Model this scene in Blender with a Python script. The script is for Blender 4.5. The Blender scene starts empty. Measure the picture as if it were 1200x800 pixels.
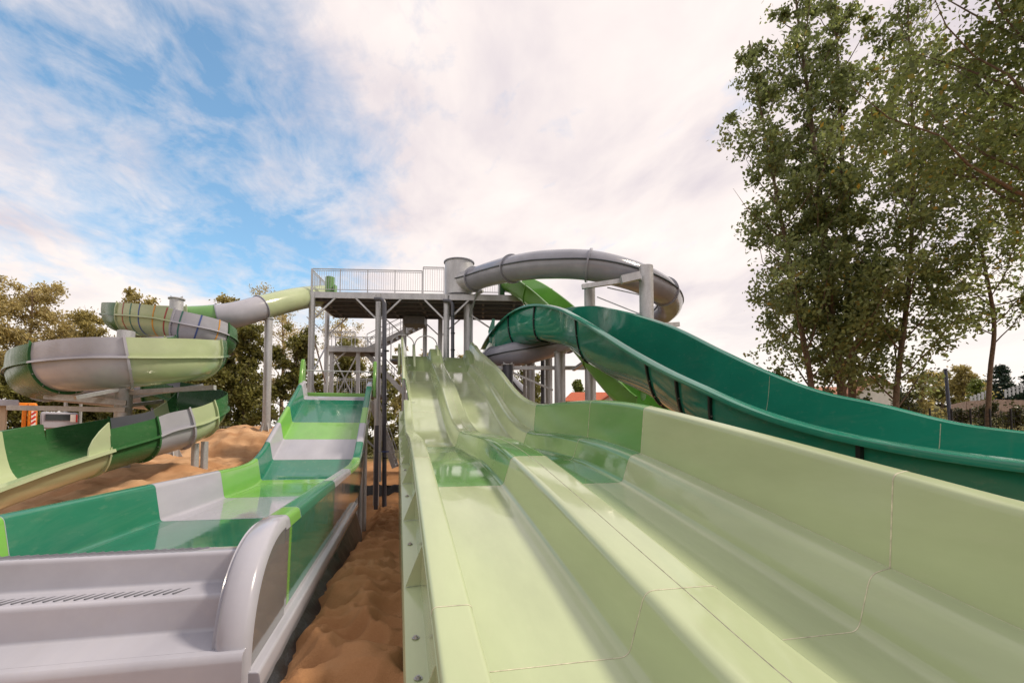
import bpy, bmesh, math, random
import numpy as np
from mathutils import Vector, Matrix, noise
R = math.radians
random.seed(7)
sc = bpy.context.scene
COL = sc.collection
V = Vector

# ------------------------------------------------------------------ camera
F = 580.0; PSI = R(13.1); TAU = R(2.8); EYE = 1.95
CX = 600.0; CY = 510.0 - F * math.tan(TAU)
cam_d = bpy.data.cameras.new('camera'); cam = bpy.data.objects.new('camera', cam_d); COL.objects.link(cam)
cam_d.sensor_width = 36; cam_d.lens = 36 * F / 1200; cam_d.shift_y = (CY - 400) / 1200
cam_d.clip_start = .05; cam_d.clip_end = 3000
cam.location = (0, 0, EYE); cam.rotation_euler = (R(90) + TAU, 0, -PSI)
sc.camera = cam
FW = V((math.sin(PSI) * math.cos(TAU), math.cos(PSI) * math.cos(TAU), math.sin(TAU)))
RT = V((math.cos(PSI), -math.sin(PSI), 0)); UP = RT.cross(FW)
FH = V((math.sin(PSI), math.cos(PSI), 0))
def ray(u, v): return FW + RT * ((u - CX) / F) + UP * ((CY - v) / F)
def P(u, v, D):
    r = ray(u, v); return V((0, 0, EYE)) + r * (D / r.dot(FH))
def PX(u, v, x):
    r = ray(u, v); return V((0, 0, EYE)) + r * (x / r.x)
def back(p, d): return p + FH * d

# ------------------------------------------------------------------ materials
def newmat(name):
    m = bpy.data.materials.new(name); m.use_nodes = True
    nt = m.node_tree; b = nt.nodes['Principled BSDF']; return m, nt, b
def mixcol(nt, fac, a, b):
    n = nt.nodes.new('ShaderNodeMix'); n.data_type = 'RGBA'
    if hasattr(fac, 'links') or hasattr(fac, 'is_linked'): nt.links.new(fac, n.inputs[0])
    else: n.inputs[0].default_value = fac
    for s, i in ((a, 6), (b, 7)):
        if isinstance(s, tuple): n.inputs[i].default_value = (*s, 1) if len(s) == 3 else s
        else: nt.links.new(s, n.inputs[i])
    return n.outputs[2]
def noise_node(nt, scale, detail=5, rough=.55, vec=None, dist=0):
    n = nt.nodes.new('ShaderNodeTexNoise'); n.inputs['Scale'].default_value = scale
    n.inputs['Detail'].default_value = detail; n.inputs['Roughness'].default_value = rough
    n.inputs['Distortion'].default_value = dist
    if vec is not None: nt.links.new(vec, n.inputs['Vector'])
    return n.outputs['Fac']
def ramp(nt, fac, stops):
    n = nt.nodes.new('ShaderNodeValToRGB'); nt.links.new(fac, n.inputs[0])
    e = n.color_ramp.elements
    while len(e) < len(stops): e.new(.5)
    for i, (p, c) in enumerate(stops):
        e[i].position = p; e[i].color = (*c, 1) if isinstance(c, tuple) else (c, c, c, 1)
    return n.outputs[0]
def objcoord(nt, scale=(1, 1, 1)):
    t = nt.nodes.new('ShaderNodeTexCoord'); mp = nt.nodes.new('ShaderNodeMapping')
    mp.inputs['Scale'].default_value = scale
    nt.links.new(t.outputs['Object'], mp.inputs[0]); return mp.outputs[0]
def bump(nt, b, h, strength, dist=.01):
    n = nt.nodes.new('ShaderNodeBump'); n.inputs['Strength'].default_value = strength
    n.inputs['Distance'].default_value = dist
    nt.links.new(h, n.inputs['Height']); nt.links.new(n.outputs[0], b.inputs['Normal'])
def gel(name, c, rough=(.10, .24), coat=.08, stretch=(1, .25, 1), spec=.36):
    """glossy fibreglass gelcoat with faint smears of dust and dried water"""
    m, nt, b = newmat(name); oc = objcoord(nt, stretch)
    a = noise_node(nt, 1.3, 6, .6, oc)
    c2 = tuple(min(1, x * .86 + .012) for x in c)
    c3 = tuple(min(1, x * 1.06 + .015) for x in c)
    base = mixcol(nt, ramp(nt, a, [(.3, 0.), (.7, 1.)]), c2, c3)
    s = noise_node(nt, 9, 8, .7, oc)
    dust = mixcol(nt, ramp(nt, s, [(.56, 0.), (.8, .12)]), base, (.55, .50, .40))
    big = noise_node(nt, .9, 9, .72, objcoord(nt, (1.6, .35, 1.6)), .6)
    dust = mixcol(nt, ramp(nt, big, [(.52, 0.), (.70, .17)]), dust, tuple(.55 * x + .45 * y for x, y in zip(c, (.46, .42, .34))))
    nt.links.new(dust, b.inputs['Base Color'])
    r = ramp(nt, noise_node(nt, 3.2, 7, .65, oc), [(.3, rough[0]), (.72, rough[1])])
    nt.links.new(r, b.inputs['Roughness'])
    b.inputs['Specular IOR Level'].default_value = spec
    b.inputs['Coat Weight'].default_value = coat; b.inputs['Coat Roughness'].default_value = .08
    bump(nt, b, noise_node(nt, 2.2, 2, .4, objcoord(nt)), .12, .02)
    return m
def plain(name, c, rough=.5, metal=0., var=.15, scale=6, bmp=0., bscale=40):
    m, nt, b = newmat(name); oc = objcoord(nt)
    a = noise_node(nt, scale, 6, .6, oc)
    base = mixcol(nt, ramp(nt, a, [(.3, 0.), (.7, 1.)]), tuple(x * (1 - var) for x in c), tuple(min(1, x * (1 + var)) for x in c))
    nt.links.new(base, b.inputs['Base Color'])
    b.inputs['Roughness'].default_value = rough; b.inputs['Metallic'].default_value = metal
    if bmp: bump(nt, b, noise_node(nt, bscale, 5, .6, oc), bmp, .02)
    return m
M = {}
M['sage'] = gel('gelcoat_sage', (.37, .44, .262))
M['sageshade'] = gel('gelcoat_sage_shade', (.24, .32, .15))  # sage darkened to paint the shade on the steep start panels
M['deepteal'] = gel('gelcoat_deep_teal', (.005, .15, .088))
M['midgreen'] = gel('gelcoat_mid_green', (.125, .285, .085))
M['leafgreen'] = gel('gelcoat_leaf_green', (.145, .37, .055))
M['forest'] = gel('gelcoat_forest_green', (.022, .11, .030), (.2, .34), 0, spec=.12)
M['teal'] = gel('gelcoat_teal', (.006, .21, .14), (.05, .13), .4, stretch=(1, .4, 1))
M['lav'] = gel('gelcoat_lavender_grey', (.34, .345, .405))
M['grey'] = gel('gelcoat_slate_grey', (.25, .265, .325), stretch=(1, 1, 1))
for k_, c_ in (('teal', (.006, .20, .135)), ('deepteal', (.005, .15, .088)), ('lav', (.34, .345, .405)), ('leafgreen', (.145, .37, .055)), ('sage', (.37, .44, .262)), ('midgreen', (.125, .285, .085)), ('grey', (.15, .15, .16)), ('sageshade', (.24, .32, .15))):
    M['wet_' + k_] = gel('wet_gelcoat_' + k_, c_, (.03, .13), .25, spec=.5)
M['stripe_red'] = plain('stripe_red', (.30, .06, .05), .3)
M['stripe_blue'] = plain('stripe_blue', (.05, .09, .28), .3)
M['stripe_orange'] = plain('stripe_orange', (.55, .26, .04), .3)
M['stripe_green'] = plain('stripe_green', (.03, .15, .12), .3)
M['seal'] = plain('joint_sealant', (.50, .475, .36), .6, var=.35, scale=14)
M['rubber'] = plain('black_flange', (.010, .022, .026), .35)
M['navy'] = plain('dark_pipe', (.075, .080, .105), .35)
M['liner'] = plain('black_liner', (.012, .012, .014), .4, bmp=.6, bscale=18)
def galv():
    m, nt, b = newmat('galvanised_steel'); oc = objcoord(nt)
    v = nt.nodes.new('ShaderNodeTexVoronoi'); v.inputs['Scale'].default_value = 26; nt.links.new(oc, v.inputs['Vector'])
    a = noise_node(nt, 2.2, 6, .6, objcoord(nt, (1, 1, .3)))
    c1 = mixcol(nt, v.outputs['Color'], (.44, .455, .48), (.58, .595, .62))
    c2 = mixcol(nt, ramp(nt, a, [(.38, 0.), (.7, .8)]), c1, (.35, .36, .38))
    nt.links.new(c2, b.inputs['Base Color']); b.inputs['Metallic'].default_value = .5
    r = ramp(nt, v.outputs['Distance'], [(0., .36), (1., .52)]); nt.links.new(r, b.inputs['Roughness'])
    return m
M['galv'] = galv()
M['deck'] = plain('deck_grating', (.16, .165, .18), .6, .3)
M['under'] = plain('deck_underside', (.13, .135, .16), .7, .2)
M['bolt'] = plain('bolt_steel', (.42, .42, .43), .35, .8)
M['bark'] = plain('bark', (.13, .095, .065), .9, var=.45, scale=9, bmp=.8, bscale=25)
M['palebark'] = plain('pale_bark', (.24, .17, .11), .9, var=.4, scale=9, bmp=.6, bscale=25)
def leafmat(name, c, t=.35, warm=(.12, .10, .02), gloss=.45):
    m, nt, b = newmat(name)
    g = nt.nodes.new('ShaderNodeNewGeometry')
    a = ramp(nt, g.outputs['Random Per Island'], [(0., tuple(x * .55 for x in c)), (.5, c), (.93, tuple(min(1, x * 1.5) for x in c)), (1., warm)])
    big = noise_node(nt, .7, 3, .5, objcoord(nt))
    col = mixcol(nt, ramp(nt, big, [(.35, .0), (.7, .38)]), a, tuple(x * y for x, y in zip(c, (1.3, 1.25, .9))))
    nt.links.new(col, b.inputs['Base Color']); b.inputs['Roughness'].default_value = gloss
    tr = nt.nodes.new('ShaderNodeBsdfTranslucent'); nt.links.new(col, tr.inputs[0])
    mx = nt.nodes.new('ShaderNodeMixShader'); mx.inputs[0].default_value = t
    nt.links.new(b.outputs[0], mx.inputs[1]); nt.links.new(tr.outputs[0], mx.inputs[2])
    nt.links.new(mx.outputs[0], nt.nodes['Material Output'].inputs[0])
    return m
M['poplar'] = leafmat('poplar_leaf', (.20, .245, .095), .55, (.25, .15, .02), .38)
M['near_leaf'] = leafmat('broad_leaf', (.16, .20, .065), .55, (.35, .2, .02))
M['olive'] = leafmat('olive_leaf', (.35, .30, .115), .55)  # leaf colour raised to stand in for warm haze
M['gum'] = leafmat('gum_leaf', (.44, .37, .17), .58, (.2, .1, .04))  # brightened base colour paints the hazy glow on the left trees
M['dense'] = leafmat('dense_leaf', (.18, .18, .05), .45)
M['hedge'] = leafmat('hedge_leaf', (.050, .060, .016), .3)
M['conifer'] = leafmat('conifer_leaf', (.018, .045, .028), .15)
M['limegreen'] = leafmat('lime_leaf', (.13, .17, .03), .35)
def sandmat():
    m, nt, b = newmat('sand'); oc = objcoord(nt)
    a = noise_node(nt, .8, 8, .6, oc); f = noise_node(nt, 260, 3, .7, oc)
    base = ramp(nt, a, [(.3, (.33, .165, .073)), (.55, (.42, .225, .107)), (.75, (.50, .295, .16))])
    base = mixcol(nt, ramp(nt, f, [(.35, .35), (.6, 0.)]), base, (.13, .06, .028))
    g = nt.nodes.new('ShaderNodeNewGeometry'); sx = nt.nodes.new('ShaderNodeSeparateXYZ')
    # light put into the colour: sunlit sand paler, shaded path between the slides darker
    mr = nt.nodes.new('ShaderNodeMapRange'); mr.inputs[1].default_value = -4.; mr.inputs[2].default_value = -7.
    nt.links.new(g.outputs['Position'], sx.inputs[0]); nt.links.new(sx.outputs[0], mr.inputs[0])
    d = mixcol(nt, ramp(nt, a, [(.4, 0.), (.62, 1.)]), (.42, .235, .125), (.54, .35, .21))
    base = mixcol(nt, mr.outputs[0], base, d)
    # far grass land
    ln = nt.nodes.new('ShaderNodeVectorMath'); ln.operation = 'LENGTH'; nt.links.new(g.outputs['Position'], ln.inputs[0])
    mr2 = nt.nodes.new('ShaderNodeMapRange'); mr2.inputs[1].default_value = 36; mr2.inputs[2].default_value = 44
    nt.links.new(ln.outputs['Value'], mr2.inputs[0])
    gr = ramp(nt, noise_node(nt, .35, 7, .65, oc), [(.3, (.05, .06, .015)), (.6, (.12, .105, .035)), (.8, (.20, .15, .06))])
    base = mixcol(nt, mr2.outputs[0], base, gr)
    nt.links.new(base, b.inputs['Base Color']); b.inputs['Roughness'].default_value = .95
    b.inputs['Specular IOR Level'].default_value = .15
    bump(nt, b, noise_node(nt, 45, 7, .75, oc), .55, .03)
    return m
M['sand'] = sandmat()
M['plaster'] = plain('white_plaster', (.72, .69, .64), .9, var=.06, scale=2)
M['beige'] = plain('beige_render', (.50, .40, .30), .9, var=.1, scale=3)
M['pinkstone'] = plain('pink_stone', (.42, .31, .26), .9, var=.3, scale=7, bmp=.5, bscale=6)
M['tile'] = plain('red_tile', (.42, .10, .045), .8, var=.25, scale=12, bmp=.5, bscale=14)
M['browntile'] = plain('brown_tile', (.30, .13, .08), .85, var=.25, scale=8)
M['roofsheet'] = plain('blue_grey_sheet', (.20, .22, .25), .45, .2, var=.12, scale=2)
M['orange'] = plain('orange_paint', (.75, .22, .01), .4)
M['white'] = plain('white_paint', (.75, .75, .74), .5, var=.05)
M['redpaint'] = plain('red_paint', (.55, .03, .02), .5)
M['darkglass'] = plain('dark_glass', (.02, .025, .03), .1)
M['fence'] = plain('fence_wire_black', (.012, .013, .014), .5)
M['bluepole'] = plain('blue_grey_paint', (.06, .08, .14), .4)

# ------------------------------------------------------------------ mesh helpers
class MB:
    def __init__(s): s.v = []; s.f = []
    def grid(s, rows, close=False):
        o = len(s.v); n = len(rows[0])
        for r in rows: s.v += [tuple(p) for p in r]
        for i in range(len(rows) - 1):
            for j in range(n if close else n - 1):
                k = (j + 1) % n
                s.f.append((o + i * n + j, o + i * n + k, o + (i + 1) * n + k, o + (i + 1) * n + j))
        return s
    def cap(s, ring):
        o = len(s.v); s.v += [tuple(p) for p in ring]; s.f.append(tuple(range(o, o + len(ring)))); return s
    def box(s, c, size, M3=None):
        o = len(s.v); hx, hy, hz = (a / 2 for a in size)
        for x, y, z in ((-1,-1,-1),(1,-1,-1),(1,1,-1),(-1,1,-1),(-1,-1,1),(1,-1,1),(1,1,1),(-1,1,1)):
            p = V((x * hx, y * hy, z * hz))
            if M3 is not None: p = M3 @ p
            s.v.append(tuple(V(c) + p))
        s.f += [tuple(o + i for i in q) for q in ((0,3,2,1),(4,5,6,7),(0,1,5,4),(1,2,6,5),(2,3,7,6),(3,0,4,7))]
        return s
    def bar(s, p, q, w, h=None, up=V((0, 0, 1))):
        p, q = V(p), V(q); d = q - p; L = d.length; y = d.normalized()
        if abs(y.dot(up)) > .98: up = V((0, 1, 0))
        x = y.cross(up).normalized(); z = x.cross(y)
        return s.box((p + q) / 2, (w, L, h or w), Matrix((x, y, z)).transposed())
    def tube(s, pts, r, n=12, caps=True):
        pts = [V(p) for p in pts]; rows = []
        rr = r if isinstance(r, (list, tuple)) else [r] * len(pts)
        ref = None
        for i, p in enumerate(pts):
            t = (pts[min(i + 1, len(pts) - 1)] - pts[max(i - 1, 0)]).normalized()
            if ref is None: ref = t.orthogonal().normalized()
            ref = (ref - t * ref.dot(t)).normalized(); b = t.cross(ref)
            rows.append([p + (ref * math.cos(a) + b * math.sin(a)) * rr[i] for a in (2 * math.pi * k / n for k in range(n))])
        s.grid(rows, True)
        if caps: s.cap(rows[0][::-1]); s.cap(rows[-1])
        return s
    def prism(s, poly, depth):   # poly: list of V (planar), depth: V
        o = len(s.v); n = len(poly); s.v += [tuple(p) for p in poly] + [tuple(p + depth) for p in poly]
        s.f.append(tuple(range(o, o + n))[::-1]); s.f.append(tuple(range(o + n, o + 2 * n)))
        for i in range(n): j = (i + 1) % n; s.f.append((o + i, o + j, o + n + j, o + n + i))
        return s
    def build(s, name, mat, parent=None, solid=0, label=None, bevel=0, sharp=38, fix=True):
        me = bpy.data.meshes.new(name); me.from_pydata(s.v, [], s.f)
        if fix:
            bm = bmesh.new(); bm.from_mesh(me)
            bmesh.ops.recalc_face_normals(bm, faces=bm.faces); bm.to_mesh(me); bm.free()
        mats = mat if isinstance(mat, (list, tuple)) else [mat]
        for m in mats: me.materials.append(M[m] if isinstance(m, str) else m)
        me.shade_smooth(); me.set_sharp_from_angle(angle=R(sharp))
        o = bpy.data.objects.new(name, me); COL.objects.link(o)
        if parent is not None: o.parent = parent
        if solid:
            md = o.modifiers.new('thickness', 'SOLIDIFY'); md.thickness = solid; md.offset = 0
            es = o.modifiers.new('crisp_rim', 'EDGE_SPLIT'); es.split_angle = R(max(sharp, 40)); es.use_edge_sharp = False
        if bevel:
            md = o.modifiers.new('edges', 'BEVEL'); md.width = bevel; md.segments = 2; md.limit_method = 'ANGLE'; md.angle_limit = R(50)
        if label: o['label'] = label
        return o
def tag(o, label=None, cat=None, group=None, kind=None):
    if label: o['label'] = label
    if label and not kind: kind = 'thing'
    if cat: o['category'] = cat
    if group: o['group'] = group
    if kind: o['kind'] = kind
    return o
def thing(name, label, cat, group=None, loc=(0, 0, 0), rz=0):
    o = bpy.data.objects.new(name, None); COL.objects.link(o)
    o.location = loc; o.rotation_euler = (0, 0, rz); o.empty_display_size = .2
    return tag(o, label, cat, group)
def roundpoly(pts, rad, n=5):
    out = [V(pts[0])]
    for i in range(1, len(pts) - 1):
        a, b, c = V(pts[i - 1]), V(pts[i]), V(pts[i + 1])
        d1 = (a - b); d2 = (c - b); r = min(rad, d1.length * .48, d2.length * .48)
        p, q = b + d1.normalized() * r, b + d2.normalized() * r
        for k in range(n + 1):
            t = k / n; out.append(p * (1 - t) ** 2 + b * 2 * t * (1 - t) + q * t * t)
    out.append(V(pts[-1])); return out
def lerp_tab(tab, t):
    if t <= tab[0][0]: return tab[0][1]
    for (a, x), (b, y) in zip(tab, tab[1:]):
        if t <= b: return x + (y - x) * (t - a) / (b - a)
    return tab[-1][1]
def smooth_tab(tab):     # catmull-rom through (t, z)
    def f(t):
        t = max(tab[0][0], min(tab[-1][0], t))
        for i in range(len(tab) - 1):
            if t <= tab[i + 1][0]: break
        p1, p2 = tab[i], tab[i + 1]; p0 = tab[max(i - 1, 0)]; p3 = tab[min(i + 2, len(tab) - 1)]
        h = p2[0] - p1[0]; u = (t - p1[0]) / h
        m1 = (p2[1] - p0[1]) / (p2[0] - p0[0]) * h if p2[0] != p0[0] else 0
        m2 = (p3[1] - p1[1]) / (p3[0] - p1[0]) * h if p3[0] != p1[0] else 0
        u2, u3 = u * u, u ** 3
        return (2*u3-3*u2+1)*p1[1] + (u3-2*u2+u)*m1 + (-2*u3+3*u2)*p2[1] + (u3-u2)*m2
    return f
def spline(pts, step=.2):
    pts = [V(p) for p in pts]; out = []
    for i in range(len(pts) - 1):
        p0, p1, p2, p3 = pts[max(i-1, 0)], pts[i], pts[i+1], pts[min(i+2, len(pts)-1)]
        # centripetal catmull-rom
        d0 = max(1e-4, (p1-p0).length ** .5); d1 = max(1e-4, (p2-p1).length ** .5); d2 = max(1e-4, (p3-p2).length ** .5)
        m1 = (p2 - p1) if i == 0 else ((p1-p0)/d0 - (p2-p0)/(d0+d1) + (p2-p1)/d1) * d1
        m2 = (p2 - p1) if i == len(pts)-2 else ((p2-p1)/d1 - (p3-p1)/(d1+d2) + (p3-p2)/d2) * d1
        n = max(2, int((p2 - p1).length / step))
        for k in range(n):
            u = k / n; u2, u3 = u*u, u**3
            out.append(p1*(2*u3-3*u2+1) + m1*(u3-2*u2+u) + p2*(-2*u3+3*u2) + m2*(u3-u2))
    out.append(pts[-1]); return out
def resample(pts, n):
    L = [0]
    for a, b in zip(pts, pts[1:]): L.append(L[-1] + (b - a).length)
    out = []; j = 0
    for k in range(n):
        t = L[-1] * k / (n - 1)
        while j < len(L) - 2 and L[j + 1] < t: j += 1
        w = (t - L[j]) / max(1e-6, L[j + 1] - L[j]); out.append(pts[j].lerp(pts[j + 1], min(1, max(0, w))))
    return out
def frange(a, b, step):
    n = max(1, int(math.ceil((b - a) / step))); return [a + (b - a) * i / n for i in range(n + 1)]

# ------------------------------------------------------------------ ground
def sstep(a, b, x):
    t = max(0, min(1, (x - a) / (b - a))); return t * t * (3 - 2 * t)
HEAP = P(292, 520, 25.5)
def ground(x, y):
    z = -.12 - 1.85 * sstep(5, 24, y)
    z += 1.95 * sstep(27.5, 35, y)
    dd = x * math.sin(PSI) + y * math.cos(PSI)
    lf = sstep(-4.1, -5.2, x) * (1 - sstep(30, 40, dd))
    z = z * (1 - lf) + lf * (-.15 + 1.05 * sstep(8, 15, dd))
    d = math.hypot(x - HEAP.x, y - HEAP.y)
    z += 1.4 * max(0, 1 - (d / 4.2) ** 2) ** 1.2 if d < 4.2 else 0
    # bank that climbs to the right in the distance
    a = x * math.cos(PSI) - y * math.sin(PSI); b = x * math.sin(PSI) + y * math.cos(PSI)
    z += 6.5 * sstep(30, 75, b) * sstep(16, 50, a)
    z += .12 * noise.noise((x * .5, y * .5, 0))
    return z
def footprints(x, y):
    w = noise.noise_vector((x * 1.9, y * 1.9, 3)) * .24
    dd, pp = noise.voronoi((x * 2.8 + w.x, y * 3.2 + w.y, 0))
    h = min(dd[0], .8) ** 1.5
    h2 = noise.voronoi((x * 4.6 + w.y * 2, y * 5.4 + w.x * 2, 5))[0][0]
    return .38 * h + .05 * h2 + .05 * noise.noise((x * 2, y * 2, 1)) + .012 * noise.noise((x * 11, y * 11, 1))
mb = MB(); S = 700; xs = []
def axis(lo, hi, near, far):
    out = set(); t = 0
    while t < far: out.add(round(t, 3)); t += .8 if t < 50 else t * .08
    return sorted(set([-a for a in out] + list(out) + [-far, far]))
ax = axis(0, 0, 0, S)
mb.grid([[V((x, y, ground(x, y) - (.25 if (-1.7 < x < .9 and 0 < y < 27) or (-26 < x < -3.2 and 4.5 < y < 30.5) else 0))) for x in ax] for y in ax])
tag(mb.build('ground', 'sand', fix=False, sharp=180), kind='structure')
mb = MB()
mb.grid([[V((x, y, ground(x, y) + footprints(x, y) * (.25 + .75 * sstep(-1.15, -.75, x)) - .10 + .05 * max(0, 1 - abs(x + .3) / .6) - .13 * max(0, -.75 - x) / .4)) for x in frange(-1.22, 1.0, .035)] for y in frange(1.2, 28, .045)])
tag(mb.build('sand_path', 'sand', fix=False, sharp=180), kind='structure')
mb = MB()
mb.grid([[V((x, y, ground(x, y) + .8 * footprints(x * .7, y * .7) - .04 + .15 * noise.noise((x * .9, y * .9, 7)))) for x in frange(-27, -3.9, .12)] for y in frange(4.4, 31, .12)])
tag(mb.build('sand_heap', 'sand', fix=False, sharp=180), kind='structure')

# ------------------------------------------------------------------ twin lane slide
twin = thing('twin_lane_slide', 'pale sage green twin lane slide with a low ridge between its lanes, filling the foreground', 'water slide')
zt = smooth_tab([(-2, .0), (0, .05), (2, .215), (3.2, .43), (5, .775), (7.23, 1.18), (8.4, 1.34), (9.57, 1.45), (11.5, 1.54), (13.7, 1.63), (15.5, 1.95), (17.1, 2.46), (19.6, 3.44), (22, 4.2), (24, 4.82), (24.9, 5.10), (25.1, 5.17), (25.4, 5.34), (26.4, 5.93), (27, 6.2)])
rimL = roundpoly([(.232, .36), (.232, .435), (.475, .435), (.505, 0), (.54, 0)], .03)
rimH = roundpoly([(.17, 1.05), (.17, 1.2), (.27, 1.2), (.42, .35), (.505, 0), (.54, 0)], .06)
rdgL = roundpoly([(1.38, 0), (1.57, 0), (1.70, .435), (1.985, .435)], .07, 6)
rdgR = roundpoly([(1.985, .435), (2.27, .435), (2.40, 0), (2.59, 0)], .07, 6)
flat = lambda *xs: [V((x, 0)) for x in xs]
PR = {
 'rim': rimL, 'highrim': rimH,
 'lane': flat(.54, .8, 1.1) + rdgL,
 'lane2': rdgR + flat(2.8, 3.1) + roundpoly([(3.3, 0), (3.50, 0), (3.635, .43), (3.83, .465)], .085, 6),
 'wall': roundpoly([(3.83, .465), (3.895, 1.20), (4.06, 1.235), (4.08, 1.13)], .05),
}
hump = lambda t: 1 + (.0 if t < 22 else .12 * math.sin(min(1, (t - 22) / 4) * math.pi))
def tsec(key, t):
    pr = PR[key]; z = zt(t); s = 1.
    if key == 'wall' and t > 24.6: s = 1 - .42 * sstep(24.9, 27, t) + .10 * math.sin(math.pi * sstep(24.2, 26.4, t))
    if key == 'highrim' and t > 25: s = 1 - .25 * sstep(25, 27, t)
    return [V((p.x, t, z + (p.y if p.y < .47 else .465 + (p.y - .465) * s))) for p in pr]
tj = [-2, 3.2, 7.3, 13.7, 17.9, 22.4, 25.05, 27]
cols = ['sage', 'sage', 'midgreen', 'sage', 'sage', 'sage', 'sageshade']
names = {'rim': 'rim_panel', 'lane': 'lane_panel', 'lane2': 'lane_panel', 'wall': 'wall_panel'}
for i in range(7):
    a, b = tj[i], tj[i + 1]
    for key in ('rim', 'lane', 'lane2', 'wall'):
        k = 'highrim' if key == 'rim' and i >= 4 else key
        c = cols[i] if key != 'rim' else 'sage'
        lb = 'mid green panel of the slide where it levels out' if c == 'midgreen' else None
        if key[:4] == 'lane': c = 'wet_' + c
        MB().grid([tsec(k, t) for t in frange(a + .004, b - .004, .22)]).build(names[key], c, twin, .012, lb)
        if i == 0: continue
        k = 'highrim' if key == 'rim' and i >= 5 else key
        w = .006 if key == 'wall' else .004
        MB().grid([tsec(k, a - w), tsec(k, a + w)]).build('joint_seam', 'seal', twin, .017)
for t0 in (9.57,):
    MB().grid([tsec('wall', t0 - .007), tsec('wall', t0 + .007)]).build('joint_seam', 'seal', twin, .019)
    MB().grid([tsec('lane2', t0 - .004)[-16:], tsec('lane2', t0 + .004)[-16:]]).build('joint_seam', 'seal', twin, .019)
for x, dz, w in ((3.83, .468, .006), (1.985, .438, .003)):
    MB().grid([[V((x - w, t, zt(t) + dz)), V((x, t, zt(t) + dz + .006)), V((x + w, t, zt(t) + dz))] for t in frange(-1.9, 24.5, .2)]).build('joint_seam', 'seal', twin, .004)
# left skirt: a recess behind the rim, a bolted flange, an apron down to the sand
MB().grid([[V((.225, t, zt(t) + .40)), V((.215, t, zt(t) + .04)), V((.075, t, zt(t) + .03)), V((.065, t, zt(t) - .02))] for t in frange(-1, 17.9, .25)]).build('side_flange', 'sage', twin, .012)
MB().grid([[V((.072, t, zt(t) - .0)), V((.085, t, min(zt(t) - .1, max(ground(.1, t) - .4, zt(t) - 2.2)))) ] for t in frange(-1, 17.9, .25)]).build('side_apron', 'sage', twin, .014)
for t in (1.2, 2.75, 4.3, 5.85, 7.4, 9, 10.6, 12.2, 13.8, 15.4, 17):
    z = zt(t); MB().prism([V((.21, t, z + .05)), V((.085, t, z + .045)), V((.225, t, z + .39))], V((0, .016, 0))).build('stiffener_rib', 'sage', twin)
MB().grid([tsec('highrim', t)[:14] for t in (17.86, 17.9)]).build('end_lip', 'midgreen', twin, .02)
def bolt_mb(p, n=V((0, 0, 1)), r=.018):
    m = MB(); n = n.normalized(); m.tube([p, p + n * .004], r * 1.5, 14); m.tube([p + n * .003, p + n * .014], r, 6); m.tube([p + n * .013, p + n * .02], r * .5, 10); return m
bt = 1.9
while bt < 15:
    bolt_mb(V((.145, bt, zt(bt) + .041))).build('bolt', 'bolt', twin); bt += .42 if bt < 3.3 else .8
# start tub fins and hoops
for x in (.02, .78, 2.02):
    pts = [V((x, 25.2, zt(25.2) + .2)), V((x, 26.3, zt(26.3) + .55)), V((x, 26.9, 6.75)), V((x, 27.5, 6.95)), V((x, 27.6, 6.0)), V((x, 25.4, 5.0))]
    MB().prism(pts, V((.13, 0, 0))).build('start_fin', 'sage', twin, bevel=.03)
MB().grid([[V((-.3, 27, 6.2)), V((3.9, 27, 6.2))], [V((-.3, 28.2, 6.22)), V((3.9, 28.2, 6.22))]]).build('start_tub', 'midgreen', twin, .02)
for x0 in (-.36, .92):
    pts = [V((x0, 27.8, 6.0)), V((x0, 27.8, 6.95))] + [V((x0 + .62 - .62 * math.cos(a), 27.8, 6.95 + .55 * math.sin(a))) for a in (math.pi * k / 10 for k in range(11))] + [V((x0 + 1.24, 27.8, 6.0))]
    MB().tube(pts, .03, 8).build('start_hoop', 'galv', twin)
for t in (15.8, 19, 22.5, 25.8):
    for x in (.6, 3.2):
        MB().tube([V((x, t, ground(x, t) - .3)), V((x, t, zt(t) - .02))], .11, 14).build('support_leg', 'galv', twin)
    MB().bar(V((.3, t, zt(t) - .14)), V((3.9, t, zt(t) - .14)), .12, .16).build('support_beam', 'galv', twin)

# ------------------------------------------------------------------ family slide
fam = thing('family_slide', 'wide slide banded in teal, lavender grey and bright green with steps at its near end', 'water slide')
zf = smooth_tab([(4, .46), (8, .46), (13, .46), (15.2, .48), (16.2, .58), (17, .82), (18, 1.28), (20, 2.15), (22, 3.03), (23.2, 3.55), (23.6, 3.70), (25, 3.78)])
zr = smooth_tab([(4, 1.08), (8, 1.10), (13, 1.11), (15, 1.13), (16.2, 1.24), (17.2, 1.52), (18, 1.88), (20, 2.76), (22, 3.66), (23.2, 4.2), (24.2, 4.5)])
XL0, XL1, XR1, XR0 = -4.22, -3.97, -1.38, -1.11
def fsec(key, t):
    z, r = zf(t), zr(t)
    if key == 'floor': pr = [(XL1 + .30, z), (-3.2, z), (-2.65, z), (-2.1, z), (XR1 - .30, z)]; return [V((x, t, q)) for x, q in pr]
    if key == 'left': pr = roundpoly([(XL0, r - .5), (XL0, r), (XL1 - .10, r), (XL1, z), (XL1 + .30, z)], .07)
    if key == 'right': pr = roundpoly([(XR1 - .30, z), (XR1, z), (XR1 + .03, r - .03), (XR1 + .06, r), (XR0 - .02, r), (XR0, r - .12)], .05)
    if key == 'outer': pr = [V((XR0 - .008, r - .09)), V((XR0 - .02, r - .5)), V((XR0 - .03, max(.09, min(z - .35, .09) if t < 15 else z - .5)))]
    return [V((p.x, t, p.y)) for p in pr]
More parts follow.
